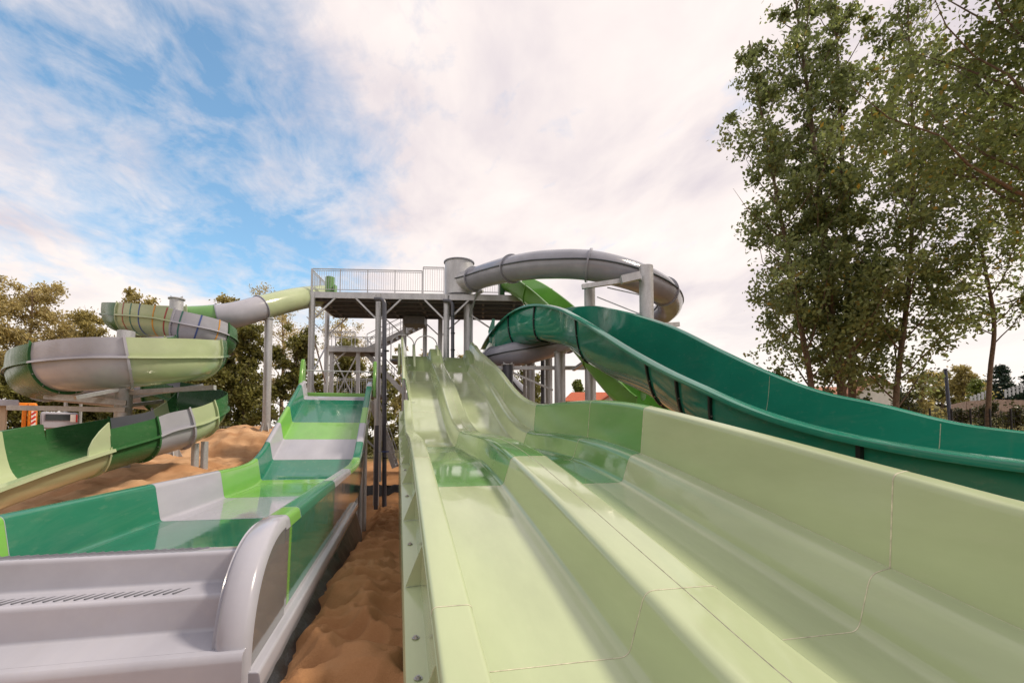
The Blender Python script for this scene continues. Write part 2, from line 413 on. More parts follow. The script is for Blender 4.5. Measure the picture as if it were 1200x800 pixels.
joints = [4.35, 5.8, 6.4, 9.8, 13.05, 16.3, 17.7, 19.2, 20.7, 23.1, 24]
fl = ['deepteal', 'deepteal', 'deepteal', 'lav', 'leafgreen', 'deepteal', 'lav', 'leafgreen', 'deepteal', 'lav']
lw = ['leafgreen', 'leafgreen', 'deepteal', 'lav', 'leafgreen', 'deepteal', 'lav', 'leafgreen', 'deepteal', 'lav']
rw = ['lav', 'leafgreen', 'deepteal', 'lav', 'leafgreen', 'deepteal', 'lav', 'leafgreen', 'deepteal', 'lav']
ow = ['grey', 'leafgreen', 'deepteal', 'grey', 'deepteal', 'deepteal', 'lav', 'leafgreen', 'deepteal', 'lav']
for i in range(len(joints) - 1):
    a, b = joints[i], joints[i + 1]; ts = frange(a + .003, b - .003, .2)
    MB().grid([fsec('floor', t) for t in (ts if i else frange(5.3, b - .003, .1))]).build('lane_panel', 'wet_' + fl[i], fam, .012)
    MB().grid([fsec('left', t) for t in ts]).build('wall_panel', lw[i], fam, .012)
    if a >= 5.7: MB().grid([fsec('right', t) for t in ts]).build('wall_panel', rw[i], fam, .012)
    else: MB().grid([fsec('right', t) for t in frange(5.6, b - .003, .1)]).build('wall_panel', rw[i], fam, .012)
    if i == 1:
        MB().grid([fsec('outer', t) for t in (5.803, 5.93)]).build('outer_panel', 'leafgreen', fam, .012)
        MB().grid([fsec('outer', t) for t in (5.936, 6.15, 6.397)]).build('outer_panel', 'wet_deepteal', fam, .012)
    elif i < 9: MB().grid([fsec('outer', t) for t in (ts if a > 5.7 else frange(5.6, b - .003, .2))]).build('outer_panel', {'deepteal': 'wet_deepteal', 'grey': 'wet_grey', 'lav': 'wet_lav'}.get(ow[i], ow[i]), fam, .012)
    if i:
        for k in ('left', 'right', 'floor'): MB().grid([fsec(k, a - .004), fsec(k, a + .004)]).build('joint_seam', 'lav', fam, .017)
# rounded near end of the right wall, running down to the sand
def cheek_arc(off):   # (t, z) of the rim line; off shrinks it inward
    r = 1.10 - off; rt = 1.32 - off; c = (5.6, 0)
    return [(c[0] - rt * math.sin(a) ** .86, c[1] + r * abs(math.cos(a)) ** .86) for a in (math.pi / 2 * k / 26 for k in range(27))] + [(c[0] - rt, -.25)]
rows = []
for (t, z), (t2, z2) in zip(cheek_arc(0), cheek_arc(.10)):
    rows.append([V((XR1, t2, z2)), V((XR1 + .004, t * .6 + t2 * .4, z * .6 + z2 * .4)), V((XR1 + .018, .5 * (t + t2), .5 * (z + z2))), V((XR1 + .06, t, z)), V((XR0 - .05, t, z)), V((XR0 - .012, t * .7 + t2 * .3, z * .7 + z2 * .3)), V((XR0, t2, z2))])
MB().grid(rows).build('wall_end', 'lav', fam, .012, sharp=70)
arc = cheek_arc(.09)
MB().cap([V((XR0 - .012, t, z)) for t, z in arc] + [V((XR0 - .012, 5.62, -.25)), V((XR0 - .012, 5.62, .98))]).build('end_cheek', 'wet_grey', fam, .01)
MB().cap([V((XR1 + .012, t, z)) for t, z in arc] + [V((XR1 + .012, 5.62, -.25)), V((XR1 + .012, 5.62, .98))]).build('end_cheek', 'lav', fam, .01)
# steps over the near end
sp = roundpoly([(5.31, .40), (5.26, .895), (4.98, .91), (4.965, .64), (4.66, .62), (4.645, .335), (4.34, .285)], .035, 4)
xr = [XL0 - 1.6, -5, -4, -3, -2, XR1 - .14, XR1 - .10, XR1 - .06, XR1 - .02, XR1 + .02]
def steprow(x, i):      # the treads sweep up into the rounded wall end
    f = 0
    return [V((x, p.x - (f * .55 if .25 < p.y < .8 else 0), p.y + (0 if p.y > .8 or p.y < .2 else f))) for p in sp]
MB().grid([steprow(x, i) for i, x in enumerate(xr)]).build('entry_steps', 'lav', fam, .012)
MB().grid([[V((x, 4.33, .288)), V((x, 4.262, .28)), V((x, 4.242, .26)), V((x, 4.236, .22)), V((x, 4.23, -.25))] for x in (-5.8, -4, -2.6, XR1, XR0 - .02)]).build('end_skirt', 'lav', fam, .012)
for tz, z, ln in ((5.11, .909, .2), (4.81, .633, .2)):
    x = -5.6; mb = MB()
    while x < -1.70:
        mb.box(V((x, tz, z)), (.02, ln, .012), Matrix.Rotation(R(-30), 3, 'Z')); x += .07
    mb.build('drain_grating', 'under', fam)
# kerb rail along the foot of the outer wall
MB().grid([[V((p.x, t, p.y)) for p in roundpoly([(XR0 - .03, .14), (XR0 - .01, .09), (XR0 + .07, .085), (XR0 + .085, -.02), (XR0 + .075, -.10)], .02, 3)] for t in frange(4.34, 14.5, .5)]).cap([V((XR0 + q, 4.34, z)) for q, z in ((-.04, -.1), (-.03, .14), (-.01, .09), (.07, .085), (.085, -.02), (.075, -.1))]).build('kerb_rail', 'lav', fam, .01)
# top of the run
MB().box(V((-2.66, 24.2, 3.80)), (2.9, .3, .22)).build('start_sill', 'leafgreen', fam, bevel=.03)
for x in (-4.28, -1.1):
    MB().prism([V((x, 23.3, 3.7)), V((x, 23.5, 4.4)), V((x, 23.9, 5.35)), V((x, 24.15, 5.45)), V((x, 24.4, 5.3)), V((x, 24.5, 3.7))], V((.14, 0, 0))).build('start_fin', 'leafgreen', fam, bevel=.03)
MB().tube([V((-4.1, 24.3, 4.95)), V((-1.0, 24.3, 4.95))], .03, 8).build('safety_bar', 'galv', fam)
for t in (17.5, 20, 22.6):
    for x in (-4.0, -1.35):
        MB().tube([V((x, t, ground(x, t) - .3)), V((x, t, zf(t) - .02))], .1, 12).build('support_leg', 'galv', fam)
    MB().bar(V((-4.1, t, zf(t) - .12)), V((-1.2, t, zf(t) - .12)), .1, .14).build('support_beam', 'galv', fam)
# torn pond liner poking out of the sand along the kerb
mb = MB(); rng = random.Random(3)
mb.grid([[V((XR0 + .02 + j * .06 + .05 * noise.noise((t * 2.1, j, 0)), t, (-.06 - .045 * j + .06 * noise.noise((t * 3, j * .7, 4))) + (ground(-1, t) + .12) * (j / 4))) for j in range(5)] for t in frange(3.7, 14.5, .09)])
tag(mb.build('pond_liner', 'liner', solid=.006, sharp=60), 'crumpled black liner sheet in the sand along the foot of the banded slide', 'liner')
mb = MB(); c = P(452, 576, 29.0); c.z = ground(c.x, c.y) + .2
mb.grid([[V((c.x - 1.7 + i * .2, c.y + .3 * noise.noise((i * .4, j, 2)) + j * .12, c.z - .25 + j * .16 + .12 * noise.noise((i * .5, j * .6, 9)))) for j in range(5)] for i in range(16)])
tag(mb.build('liner_roll', 'liner', solid=.01, sharp=60), 'black liner bundle lying across the far end of the sand path behind the dark pipe', 'liner')

# ------------------------------------------------------------------ swept flumes
def frames(path):
    out = []
    for i, p in enumerate(path):
        t = (path[min(i + 1, len(path) - 1)] - path[max(i - 1, 0)]).normalized()
        s = t.cross(V((0, 0, 1))).normalized(); out.append((p, t, s, s.cross(t)))
    return out
def ring_flange(fr, pr, mat, parent, off=.07, width=.05, label=None, bolts='bolt', every=3):
    """a bolted flange standing proud of the shell, following profile pr at frame fr"""
    p, t, s, u = fr; outer = []
    n = len(pr); cen = V((sum(q.x for q in pr) / n, sum(q.y for q in pr) / n))
    for q in pr: outer.append(q + (q - cen).normalized() * off)
    to = lambda q, d: p + s * q.x + u * q.y + t * d
    mb = MB().grid([[to(q, -width / 2) for q in pr], [to(q, -width / 2) for q in outer], [to(q, width / 2) for q in outer], [to(q, width / 2) for q in pr]])
    f = mb.build('joint_flange', mat, parent, .006, label, sharp=30)
    if bolts:
        for i in range(2, n - 2, every):
            q = (pr[i] * .35 + outer[i] * .65)
            MB().tube([to(q, -width / 2 - .02), to(q, width / 2 + .02)], .016, 6).build('flange_bolt', bolts, parent)
    return f
def arcprofile(r, a0, a1, n, cx=0, cy=0, sx=1, sy=1):
    return [V((cx + r * sx * math.cos(R(a0 + (a1 - a0) * k / n)), cy + r * sy * math.sin(R(a0 + (a1 - a0) * k / n)))) for k in range(n + 1)]
def flume(fr, pr, ranges, parent, flat=None, flange_every=True, flmat=None):
    for (a, b, mat) in ranges:
        sub = fr[a:b + 1]
        prf = pr if not callable(pr) else None
        rows = [[p + s * q.x + u * q.y for q in (prf or pr(a + i))] for i, (p, t, s, u) in enumerate(sub)]
        seg = MB().grid(rows).build('flume_segment', mat, parent, .014, sharp=50)
        if flat:
            for side in flat:
                pts = side
                MB().grid([[p + s * q[0] + u * q[1] for q in pts] for (p, t, s, u) in sub]).build('edge_flange', mat, seg, .012)
        if flange_every: ring_flange(fr[a], (prf or pr(a)), flmat or mat, seg)

# --- spiral slide on the left
spi = thing('spiral_slide', 'spiral slide coiling round columns at the left in sage, forest green and lavender grey', 'water slide')
tube_pts = [P(385, 346, 29.6), P(366, 347.5, 28.3), P(340, 352, 26.4), P(305, 361, 24.6), P(270, 370, 23.5), P(225, 374, 22.9)]
up_pts = [P(225, 374, 22.9), P(180, 373, 22.5), P(146, 371, 21.4), P(146, 371, 20.0), P(159, 373, 19.0), P(199, 378, 18.6), P(236, 388, 18.9), P(255, 397, 20.1), P(252, 403, 21.4), P(225, 407, 22.0), P(170, 411, 21.2), P(137, 414, 19.6), P(150, 415, 18.0), P(200, 414, 17.3), P(226, 413, 16.8), P(236, 414, 15.4)]
low_pts = [P(236, 414, 15.4), P(230, 416, 13.9), P(203, 419, 12.7), P(140, 423, 11.7), P(80, 428, 12.1), P(45, 436, 13.8), P(54, 445, 15.9), P(110, 453, 17.4), P(185, 460, 17.4), P(228, 471, 16.2), P(236, 480, 14.8), P(212, 496, 13.8), P(165, 509, 12.8), P(93, 527, 11.0), P(8, 550, 9.1), P(-70, 573, 7.5), P(-150, 598, 6.3)]
full = spline(tube_pts + up_pts[1:] + low_pts[1:], .16)
fr = frames(full)
def near_idx(u, v, D):
    q = P(u, v, D); return min(range(len(full)), key=lambda i: (full[i] - q).length)
i_t = near_idx(225, 374, 22.9)
circ = arcprofile(.60, 0, 360, 28)
i_a = near_idx(345, 351, 25.2); i_b = near_idx(305, 361, 24.6); i_c = near_idx(258, 371, 23.3)
flume(fr, circ, [(0, i_b, 'sage'), (i_b, i_c, 'lav'), (i_c, i_t + 3, 'midgreen')], spi, flange_every=False)
for k in (i_b, i_c): ring_flange(fr[k], circ, 'grey', spi, .05, .04, bolts=None)
def upr(i):
    return [V((-.65, .46)), V((-.665, .2)), V((-.65, 0))] + arcprofile(.64, 187, 353, 18) + [V((.65, 0)), V((.665, .2)), V((.65, .46))]
ks = [i_t, near_idx(150, 371, 21.4), near_idx(159, 373, 19.0), near_idx(212, 381, 18.6), near_idx(248, 393, 19.4), near_idx(225, 407, 22.0), near_idx(137, 414, 19.6), near_idx(236, 414, 15.4), near_idx(228, 416, 13.8), near_idx(150, 422, 11.7), near_idx(78, 428, 12.2), near_idx(54, 445, 15.9), near_idx(190, 461, 17.4), near_idx(228, 472, 16.1), near_idx(232, 486, 14.2), near_idx(208, 497, 13.7), near_idx(160, 510, 12.7), near_idx(93, 527, 11.0)]
mm = ['sage', 'forest', 'sage', 'lav', 'forest', 'sage', 'lav', 'forest', 'sage', 'lav', 'forest', 'lav', 'forest', 'forest', 'sage', 'lav', 'forest']
FLT = [[(-.64, 0.012), (-.72, .016), (-.725, -.03)], [(.64, 0.012), (.72, .016), (.725, -.03)]]
def upper_flanges(seg_mb_ranges): pass
for j in range(len(ks) - 1):
    a, b = ks[j], ks[j + 1]
    if b - a < 2: continue
    flume(fr, upr(0), [(a, b, mm[j])], spi, FLT)
# top lip of the walls
# last stretch: near wall dropped to the flange, raised fin where it ends
k0, k1 = ks[-1], len(full) - 1
km = (k0 + k1) // 2 + 6
exitp = [V((-.64, 0.0))] + arcprofile(.63, 187, 353, 18) + [V((.64, 0)), V((.67, .25)), V((.69, .56))]
exitl = [[(-.62, 0.012), (-.76, .02), (-.765, -.04)], [(.69, .56), (.78, .565), (.785, .50)]]
def ucol(p):
    d = p - V((0, 0, EYE)); return CX + F * d.dot(RT) / d.dot(FW)
kf = k0
while kf < k1 - 3 and ucol(fr[kf][0] + fr[kf][2] * .67) > 12: kf += 1
half = 11
flume(fr, exitp[:half], [(k0, k1, 'sage')], spi, exitl[:1])
flume(fr, exitp[half - 1:], [(k0, kf, 'forest'), (kf, k1, 'sage')], spi, exitl[1:], flange_every=False)
fp, ft, fs, fu = fr[k0]
MB().grid([[fp + fs * (-.64 - .02 * a) + ft * (d * (1 - a * a) + .0) + fu * (.62 * a) for a in (0, .25, .5, .75, 1)] for d in (-.02, .12, .3, .5, .66)]).build('wall_fin', 'sage', spi, .03)
# the coloured bands painted across the upper coil
ca, cb = ks[2], ks[4]
cum = [0.]
for k in range(ca, cb): cum.append(cum[-1] + (full[k + 1] - full[k]).length)
for j, f in enumerate((.09, .21, .33, .45, .585, .69, .80, .91)):
    k = ca + min(range(len(cum)), key=lambda i: abs(cum[i] - f * cum[-1])); c = ('stripe_red', 'stripe_green', 'stripe_blue', 'stripe_orange')[j % 4]
    p, t, s, u = fr[k]
    pr = [V((q.x * 1.018, q.y * 1.018)) for q in upr(0)]
    MB().grid([[p + s * q.x + u * q.y + t * d for q in pr] for d in (-.026, .026)]).build('colour_band', c, spi, .004)

# --- teal slide on the right (lofted between its two rims)
tea = thing('teal_slide', 'glossy dark teal half pipe slide sweeping down along the right side', 'water slide')
xl, xrr = 6.5, 7.95
LZ = [(p.y, p.z) for p in (PX(u, v, xl) for u, v in ((1200, 544), (1100, 529), (1000, 511), (900, 484), (820, 450), (770, 426), (720, 397), (695, 380.5), (670, 367), (652, 359)))]
RZ = [(p.y, p.z) for p in (PX(u, v, xrr) for u, v in ((1200, 513), (1092, 494), (1020, 475), (936, 455), (880, 430.5), (830, 407), (785, 384.5), (740, 369.5), (705, 361), (684, 358.5)))]
lzf, rzf = smooth_tab(LZ), smooth_tab(RZ)
Lp = [P(566, 410, 30.5), P(571, 400, 28.6), P(580, 387, 26.8), P(596, 371, 24.8), P(612, 361.5, 23.2), P(631, 357.5, 21.8)]
Rp = [P(590, 412, 30.8), P(604, 402, 29.2), P(616, 391, 27.6), P(630, 378, 25.8), P(645, 369, 24.0), P(662, 362, 22.4)]
for t in (19.2, 17.2, 15, 13, 11, 9.4, 8, 6.8, 5.6, 4.6):
    Lp.append(V((xl, t, lzf(t)))); Rp.append(V((xrr, t, rzf(t) if t < 19 else rzf(t))))
for d_, a_, b_ in ((1.4, .14, .24), (3., .24, .38)):
    Lp.append(V((xl, 4.6 - d_, lzf(4.6) - a_))); Rp.append(V((xrr, 4.6 - d_, rzf(4.6) - b_)))
Ls = []; Rs = []
NT = 150
Ls = resample(spline(Lp, .15), NT); 
# pair the right rim with the left rim control point by control point
def paired(Ap, Bp, n):
    A = spline(Ap, .15); B = []
    # parameter of each fine point of A in control-point units
    import bisect
    out = []
    res = resample(A, n)
    # control parameter via nearest segment on A's construction
    cum = [0.]
    for a, b in zip(Ap, Ap[1:]): cum.append(cum[-1] + (b - a).length)
    tot = cum[-1]
    for k in range(n):
        s = tot * k / (n - 1); i = min(len(cum) - 2, max(0, bisect.bisect_right(cum, s) - 1))
        u = (s - cum[i]) / (cum[i + 1] - cum[i])
        p0, p1, p2, p3 = Bp[max(i-1, 0)], Bp[i], Bp[i+1], Bp[min(i+2, len(Bp)-1)]
        out.append(.5 * ((2*p1) + (p2-p0)*u + (2*p0-5*p1+4*p2-p3)*u*u + (3*p1-p0-3*p2+p3)*u**3))
    return res, out
Ls, Rs = paired(Lp, Rp, NT)
def tprof(i):
    L, Rr = Ls[i], Rs[i]; f = i / (NT - 1)
    side = (Rr - L); mid = (L + Rr) / 2
    tdir = (Ls[min(i+1, NT-1)] - Ls[max(i-1, 0)]).normalized()
    dn = -(side.normalized().cross(tdir)).normalized()
    if dn.z > 0: dn = -dn
    depth = 1.45 + .55 * math.exp(-((f - .5) / .14) ** 2) - .4 * sstep(.72, .95, f)
    row = []
    for k in range(27):
        a = math.pi * k / 26
        w = math.cos(a); h = math.sin(a)
        w = math.copysign(abs(w) ** .68, w); h = max(0, h) ** .68
        row.append(mid - side * .5 * w + dn * depth * h)
    return row, side.normalized(), dn
def ucol(p):
    d = p - V((0, 0, EYE)); return CX + F * d.dot(RT) / d.dot(FW)
def tidx(u): return min(range(40, NT), key=lambda i: abs(ucol(Ls[i]) - u))
tedges = [0, min(range(0, 60), key=lambda i: (Ls[i] - P(596, 374, 24.7)).length), min(range(0, 60), key=lambda i: (Ls[i] - P(628, 363, 22.0)).length), tidx(676), tidx(759), tidx(792), tidx(835), tidx(1016), NT - 1]
for a, b in zip(tedges, tedges[1:]):
    rows = [tprof(i)[0] for i in range(a, b + 1)]
    seg = MB().grid(rows).build('flume_segment', 'teal', tea, .016, sharp=60)
    for S_, sg, wd in ((Ls, -1, .17), (Rs, 1, .12)):
        st = []
        for i in range(a, b + 1):
            _, sd, dn = tprof(i)
            p = S_[i]; st.append([p + dn * .02, p - dn * .03, p + sd * sg * .05 - dn * .045, p + sd * sg * wd - dn * .03, p + sd * sg * (wd + .015) + dn * .015, p + sd * sg * (wd + .01) + dn * .06])
        MB().grid(st).build('rim_flange', 'teal', seg, .012)
    if a:
        row, sd, dn = tprof(a); t = (Ls[min(a+1, NT-1)] - Ls[a-1]).normalized(); cen = (Ls[a] + Rs[a]) / 2
        outer = [q + (q - cen).normalized() * .08 for q in row]
        fl_ = MB().grid([[q - t * .035 for q in row], [q - t * .035 for q in outer], [q + t * .035 for q in outer], [q + t * .035 for q in row]]).build('joint_flange', 'rubber', seg, .006)
        for k in range(2, 18, 3):
            q = row[k].lerp(outer[k], .6); MB().tube([q - t * .06, q + t * .06], .02, 6).build('flange_bolt', 'bolt', seg)
        inn = [q + (cen - q).normalized() * .009 for q in row]
        MB().grid([[q - t * .006 for q in inn], [q + t * .006 for q in inn]]).build('joint_seam', 'seal' if a > tedges[5] else 'teal', seg, .004)
MB().prism([P(574, 402, 27.6), P(572, 388, 27.6), P(577, 373, 27.6), P(580, 374, 27.6), P(579, 395, 27.6)], FH * .12).build('start_fin', 'teal', tea)

# --- bright green slide that drops behind the teal one
bgr = thing('bright_green_slide', 'bright green open chute dropping steeply behind the teal slide', 'water slide')
bp = [P(598, 332, 28.6), P(612, 339, 27.6), P(632, 353, 26), P(660, 378, 24), P(690, 408, 22.2), P(712, 434, 20.8), P(733, 457, 19.6), P(752, 473, 18.6), P(766, 484, 17.8)]
bfull = spline(bp, .2); bfr = frames(bfull)
bpr = roundpoly([(-.78, .62), (-.72, -.25), (-.38, -.5), (.38, -.5), (.72, -.25), (.78, .62)], .22, 5)
nb = len(bfull); cuts = [0, int(nb * .22), int(nb * .45), int(nb * .68), nb - 1]
flume(bfr, bpr, [(cuts[i], cuts[i + 1], 'leafgreen') for i in range(4)], bgr, [[(-.78, .62), (-.86, .63), (-.865, .58)], [(.78, .62), (.86, .63), (.865, .58)]])

# --- grey tube slide at the upper right
gts = thing('grey_tube_slide', 'slate grey closed tube slide curving round at the upper right from a steel start tank', 'water slide')
gp = [P(541, 331, 28.2), P(556, 327, 27.4), P(575, 321, 26.0), P(600, 315, 24.0), P(640, 310, 22.0), P(690, 311, 20.6), P(735, 321, 21.0), P(768, 335, 22.4), P(783, 347, 24.4), P(783, 361, 26.8), P(762, 375, 28.8), P(725, 385, 29.4), P(690, 391, 28.4), P(664, 399, 26.6), P(634, 408, 25.2), P(604, 415, 25.0), P(580, 421, 26.2), P(568, 428, 28.4), P(578, 436, 30.2), P(594, 449, 31), P(610, 464, 31.4)]
gfull = spline(gp, .18); gfr = frames(gfull); circ = arcprofile(.62, 0, 360, 32)
def gidx(u, v, D):
    q = P(u, v, D); return min(range(len(gfull)), key=lambda i: (gfull[i] - q).length)
gk = [0, gidx(556, 327, 27.4), gidx(600, 315, 24.0), gidx(690, 311, 20.6), gidx(779, 342, 23.4), gidx(762, 375, 28.8), gidx(664, 399, 26.6), gidx(580, 421, 26.2), len(gfull) - 1]
for j in range(len(gk) - 1):
    a, b = gk[j], gk[j + 1]
    seg = MB().grid([[p + s * q.x + u * q.y for q in circ] for (p, t, s, u) in gfr[a:b + 1]]).build('tube_segment', 'galv' if j == 0 else 'grey', gts, .014)
    for q0 in ((.625, .06), (-.625, .06)):
        MB().grid([[p + s * (q0[0] * 1.045) + u * (q0[1] + d) for d in (-.022, .022)] for (p, t, s, u) in gfr[a:b + 1]]).build('seam_flange', 'rubber', seg, .05)
    if j: ring_flange(gfr[a], circ, 'grey', seg, .09, .07, bolts=None)
tc = P(538, 322, 28.4); zb = P(538, 347, 28.4).z; zt_ = P(538, 308, 28.4).z
mb = MB(); ring = lambda r, z, n=32: [V((tc.x + r * math.cos(2 * math.pi * k / n), tc.y + r * math.sin(2 * math.pi * k / n), z)) for k in range(n)]
mb.grid([ring(.81, zb), ring(.81, zb + .35), ring(.81, zt_ - .1), ring(.81, zt_)], True)
tk = mb.build('start_tank', 'galv', gts, .03)
MB().grid([ring(.83, zt_ - .05), ring(.89, zt_ - .03), ring(.89, zt_ + .02), ring(.81, zt_ + .01)], True).build('tank_rim', 'grey', tk, .01)
for (u_, v_, D_, nm) in ((713, 320, 20.2, 0), (785, 345, 23.3, 0), (777, 362, 24.2, 1)):
    pass

# ------------------------------------------------------------------ support columns
def zground(p): return ground(p.x, p.y) - .3
def column(u, v, D, r, label, name='support_column', arms=(), cap=True, mat='galv', vb=None, group='steel support columns under the slides'):
    top = P(u, v, D); z0 = zground(top) if vb is None else P(u, vb, D).z
    root = thing(name, label, 'column', group, (top.x, top.y, z0))
    h = top.z - z0
    MB().tube([V((0, 0, 0)), V((0, 0, h))], r, 24).build('shaft', mat, root, sharp=50)
    if cap:
        MB().tube([V((0, 0, h)), V((0, 0, h + .04))], r * 1.25, 24).build('cap_plate', 'galv', root, sharp=50)
        b = MB()
        b.prism([V((-r * .9, -.03, h + .03)), V((r * .9, -.03, h + .03)), V((r * .9, -.03, h + .16)), V((r * .45, -.03, h + .08)), V((-r * .45, -.03, h + .08)), V((-r * .9, -.03, h + .16))], V((0, .06, 0)))
        b.build('saddle', 'galv', root)
    mb = MB()
    for k in range(6 if cap else 0):
        a = k * math.pi / 3; mb.prism([V((r * math.cos(a), r * math.sin(a), .3)), V((r * 2 * math.cos(a), r * 2 * math.sin(a), .3)), V((r * math.cos(a), r * math.sin(a), .8))], V((-math.sin(a), math.cos(a), 0)) * .02)
    mb.tube([V((0, 0, .28)), V((0, 0, .31))], r * (2.1 if cap else 1.5), 20)
    mb.build('base_plate', 'galv', root)
    o = V((top.x, top.y, z0))
    for (p, q_, w, hh) in arms:
        MB().bar(p - o, q_ - o, w, hh).build('support_arm', 'galv', root)
    return root
column(315, 374, 24.8, .19, 'slim steel column behind the sand heap, under the grey tube from the tower')
column(207, 351, 20.5, .25, 'steel column rising through the top coil of the spiral slide', arms=[(P(207, 380, 20.5), P(165, 372, 20.2), .12, .16), (P(207, 384, 20.4), P(238, 392, 19.4), .12, .16), (P(207, 408, 20.5), P(272, 404, 20.2), .1, .12)])
column(148, 388, 14.6, .22, 'steel column in the middle of the lower coils of the spiral slide with side arms', cap=False, arms=[
    (P(148, 472, 14.4), P(52, 464, 13.6), .12, .16), (P(148, 480, 14.4), P(10, 477.5, 14.2), .14, .14), (P(150, 460, 14.6), P(252, 454, 14.6), .14, .14),
    (P(150, 466, 14.7), P(238, 451, 16), .08, .1), (P(146, 466, 14.6), P(60, 458, 15.4), .08, .1), (P(146, 455, 14.6), P(88, 466, 13.2), .08, .1), (P(150, 475, 14.7), P(205, 468, 16.5), .1, .1), (P(150, 455, 14.5), P(170, 441, 12.8), .09, .1)])
column(229, 519, 14.6, .10, 'short square post under the lower spiral flume, left of a pair', cap=False)
column(240, 517, 15.0, .10, 'short square post under the lower spiral flume, right of a pair', cap=False)
column(549, 346, 28.6, .27, 'steel column under the start tank of the grey tube', arms=[(P(549, 350, 28.4), P(566, 341, 27.4), .11, .13), (P(550, 372, 28.4), P(559, 342, 27.6), .09, .09), (P(550, 368, 28.4), P(574, 384, 28.6), .08, .08)])
column(757, 312, 19.8, .28, 'tall thick steel column standing inside the curve of the grey tube', cap=False, arms=[
    (P(757, 325, 19.7), P(682, 336, 19.7), .16, .18), (P(750, 323, 19.4), P(728, 328, 19.4), .26, .3), (P(757, 326, 19.9), P(706, 334, 21), .05, .05), (P(752, 346, 19.9), P(712, 337, 21.4), .05, .05), (P(755, 370, 19.9), P(700, 348, 21.6), .05, .05), (P(757, 382, 19.9), P(795, 380, 20.8), .16, .18)])
column(691, 338, 22.4, .25, 'steel column carrying the end of an arm under the grey tube', cap=False, arms=[(P(691, 420, 22.4), P(672, 433, 23.5), .14, .14)])
column(656, 414, 24.0, .27, 'bright thick steel column under the lower bend of the grey tube')
column(595, 428, 23.6, .25, 'dark navy steel column behind the hump of the pale green slide', mat='navy', arms=[(P(580, 431, 24), P(690, 431, 24.2), .14, .18), (P(600, 436, 24), P(648, 457, 24), .09, .09)])
column(622, 419, 25.5, .21, 'bluish steel column between the navy column and the thick bright one', cap=False)
column(643, 418, 27, .2, 'thin pale steel column partly behind the thick bright column', cap=False)
column(615, 422, 27.5, .1, 'narrowest pale post just left of the bluish steel column', cap=False)
column(636, 420, 28, .12, 'narrow dark blue post between the bluish and the pale column', cap=False, mat='navy')
column(800, 392, 13.6, .2, 'steel column hidden below the middle of the teal slide', cap=False) if False else None

# ------------------------------------------------------------------ tower
A0 = P(366, 344, 27.3); ang = math.atan2(-(math.sin(PSI - R(3.6))), math.cos(PSI - R(3.6)))
e1 = V((math.cos(ang), math.sin(ang), 0)); e2 = V((-math.sin(ang), math.cos(ang), 0))
gz = -2.1
tow = thing('slide_tower', 'galvanised steel slide tower with railed deck, stairs and landing behind the slides', 'tower', loc=(A0.x, A0.y, gz), rz=ang)
def aval(u, v=400, dep=0):     # tower-local a for image column u at tower depth dep
    r = ray(u, v); o = V((A0.x, A0.y, 0)) + e2 * dep; n = e2
    k = o.dot(n) / r.dot(n); p = V((0, 0, EYE)) + r * k; return (p - V((A0.x, A0.y, 0))).dot(e1), p.z
def zat(v, u=450, dep=0): return aval(u, v, dep)[1] - gz
ZD = zat(344); DEP = 4.6
aA, aB, aC, aE = 0., aval(443)[0], aval(523)[0], aval(612)[0]
def tb(name, mat, mb, **k): return mb.build(name, mat, tow, **k)
for a, dep, top, r in ((aA, 0, ZD - .05, .17), (aB, 0, ZD - .05, .16), (aC, 0, ZD - .05, .17), (aval(383, 400, DEP)[0], DEP, ZD, .15), (aval(474, 400, DEP)[0], DEP, ZD, .14), (aval(498, 400, DEP)[0], DEP, ZD, .14), (aval(516, 400, DEP)[0], DEP, ZD, .16), (aE - .3, DEP, ZD, .15)):
    tb('tower_column', 'galv', MB().tube([V((a, dep, 0)), V((a, dep, top))], r, 20), sharp=50)
mb = MB()
mb.box(V(((aA + aE) / 2, DEP / 2, ZD - .1)), (aE - aA + .3, DEP, .1)); tb('deck_plate', 'deck', mb)
mb = MB()
for k in range(5): mb.box(V(((aA + aE) / 2, .45 + k * (DEP - .6) / 4, ZD - .27)), (aE - aA, .12, .2))
for a in frange(aA + .4, aE - .4, 2.0): mb.box(V((a, DEP / 2, ZD - .22)), (.14, DEP - .2, .12))
tb('deck_joists', 'under', mb)
mb = MB().box(V(((aA + aE) / 2, -.02, ZD - .14)), (aE - aA + .3, .08, .34)).box(V(((aA + aE) / 2, DEP + .02, ZD - .14)), (aE - aA + .3, .08, .34)).box(V((aA - .13, DEP / 2, ZD - .14)), (.08, DEP - .1, .34)).box(V((aE + .13, DEP / 2, ZD - .14)), (.08, DEP - .1, .34))
tb('edge_beam', 'galv', mb)
def railing(pts, h, z0, step=1.35, bal=.125, name='railing', parent=None):
    mb = MB()
    for p, q in zip(pts, pts[1:]):
        p, q = V(p), V(q); L = (q - p).length; n = max(1, round(L / step))
        mb.bar(p + V((0, 0, h)), q + V((0, 0, h)), .05); mb.bar(p + V((0, 0, .12)), q + V((0, 0, .12)), .035); mb.bar(p + V((0, 0, h - .1)), q + V((0, 0, h - .1)), .03)
        for k in range(n + 1): c = p.lerp(q, k / n); mb.bar(c + V((0, 0, -.15)), c + V((0, 0, h)), .05)
        if bal:
            m = int(L / bal)
            for k in range(1, m): c = p.lerp(q, k / m); mb.bar(c + V((0, 0, .12)), c + V((0, 0, h - .1)), .016)
    return mb.build(name, 'galv', parent or tow)
az = ZD + .06
aM = aval(494)[0]
railing([(aA, 0, az), (aM, 0, az)], 1.28, az); railing([(aM + .06, 0, az), (aC - .15, 0, az)], 1.5, az)
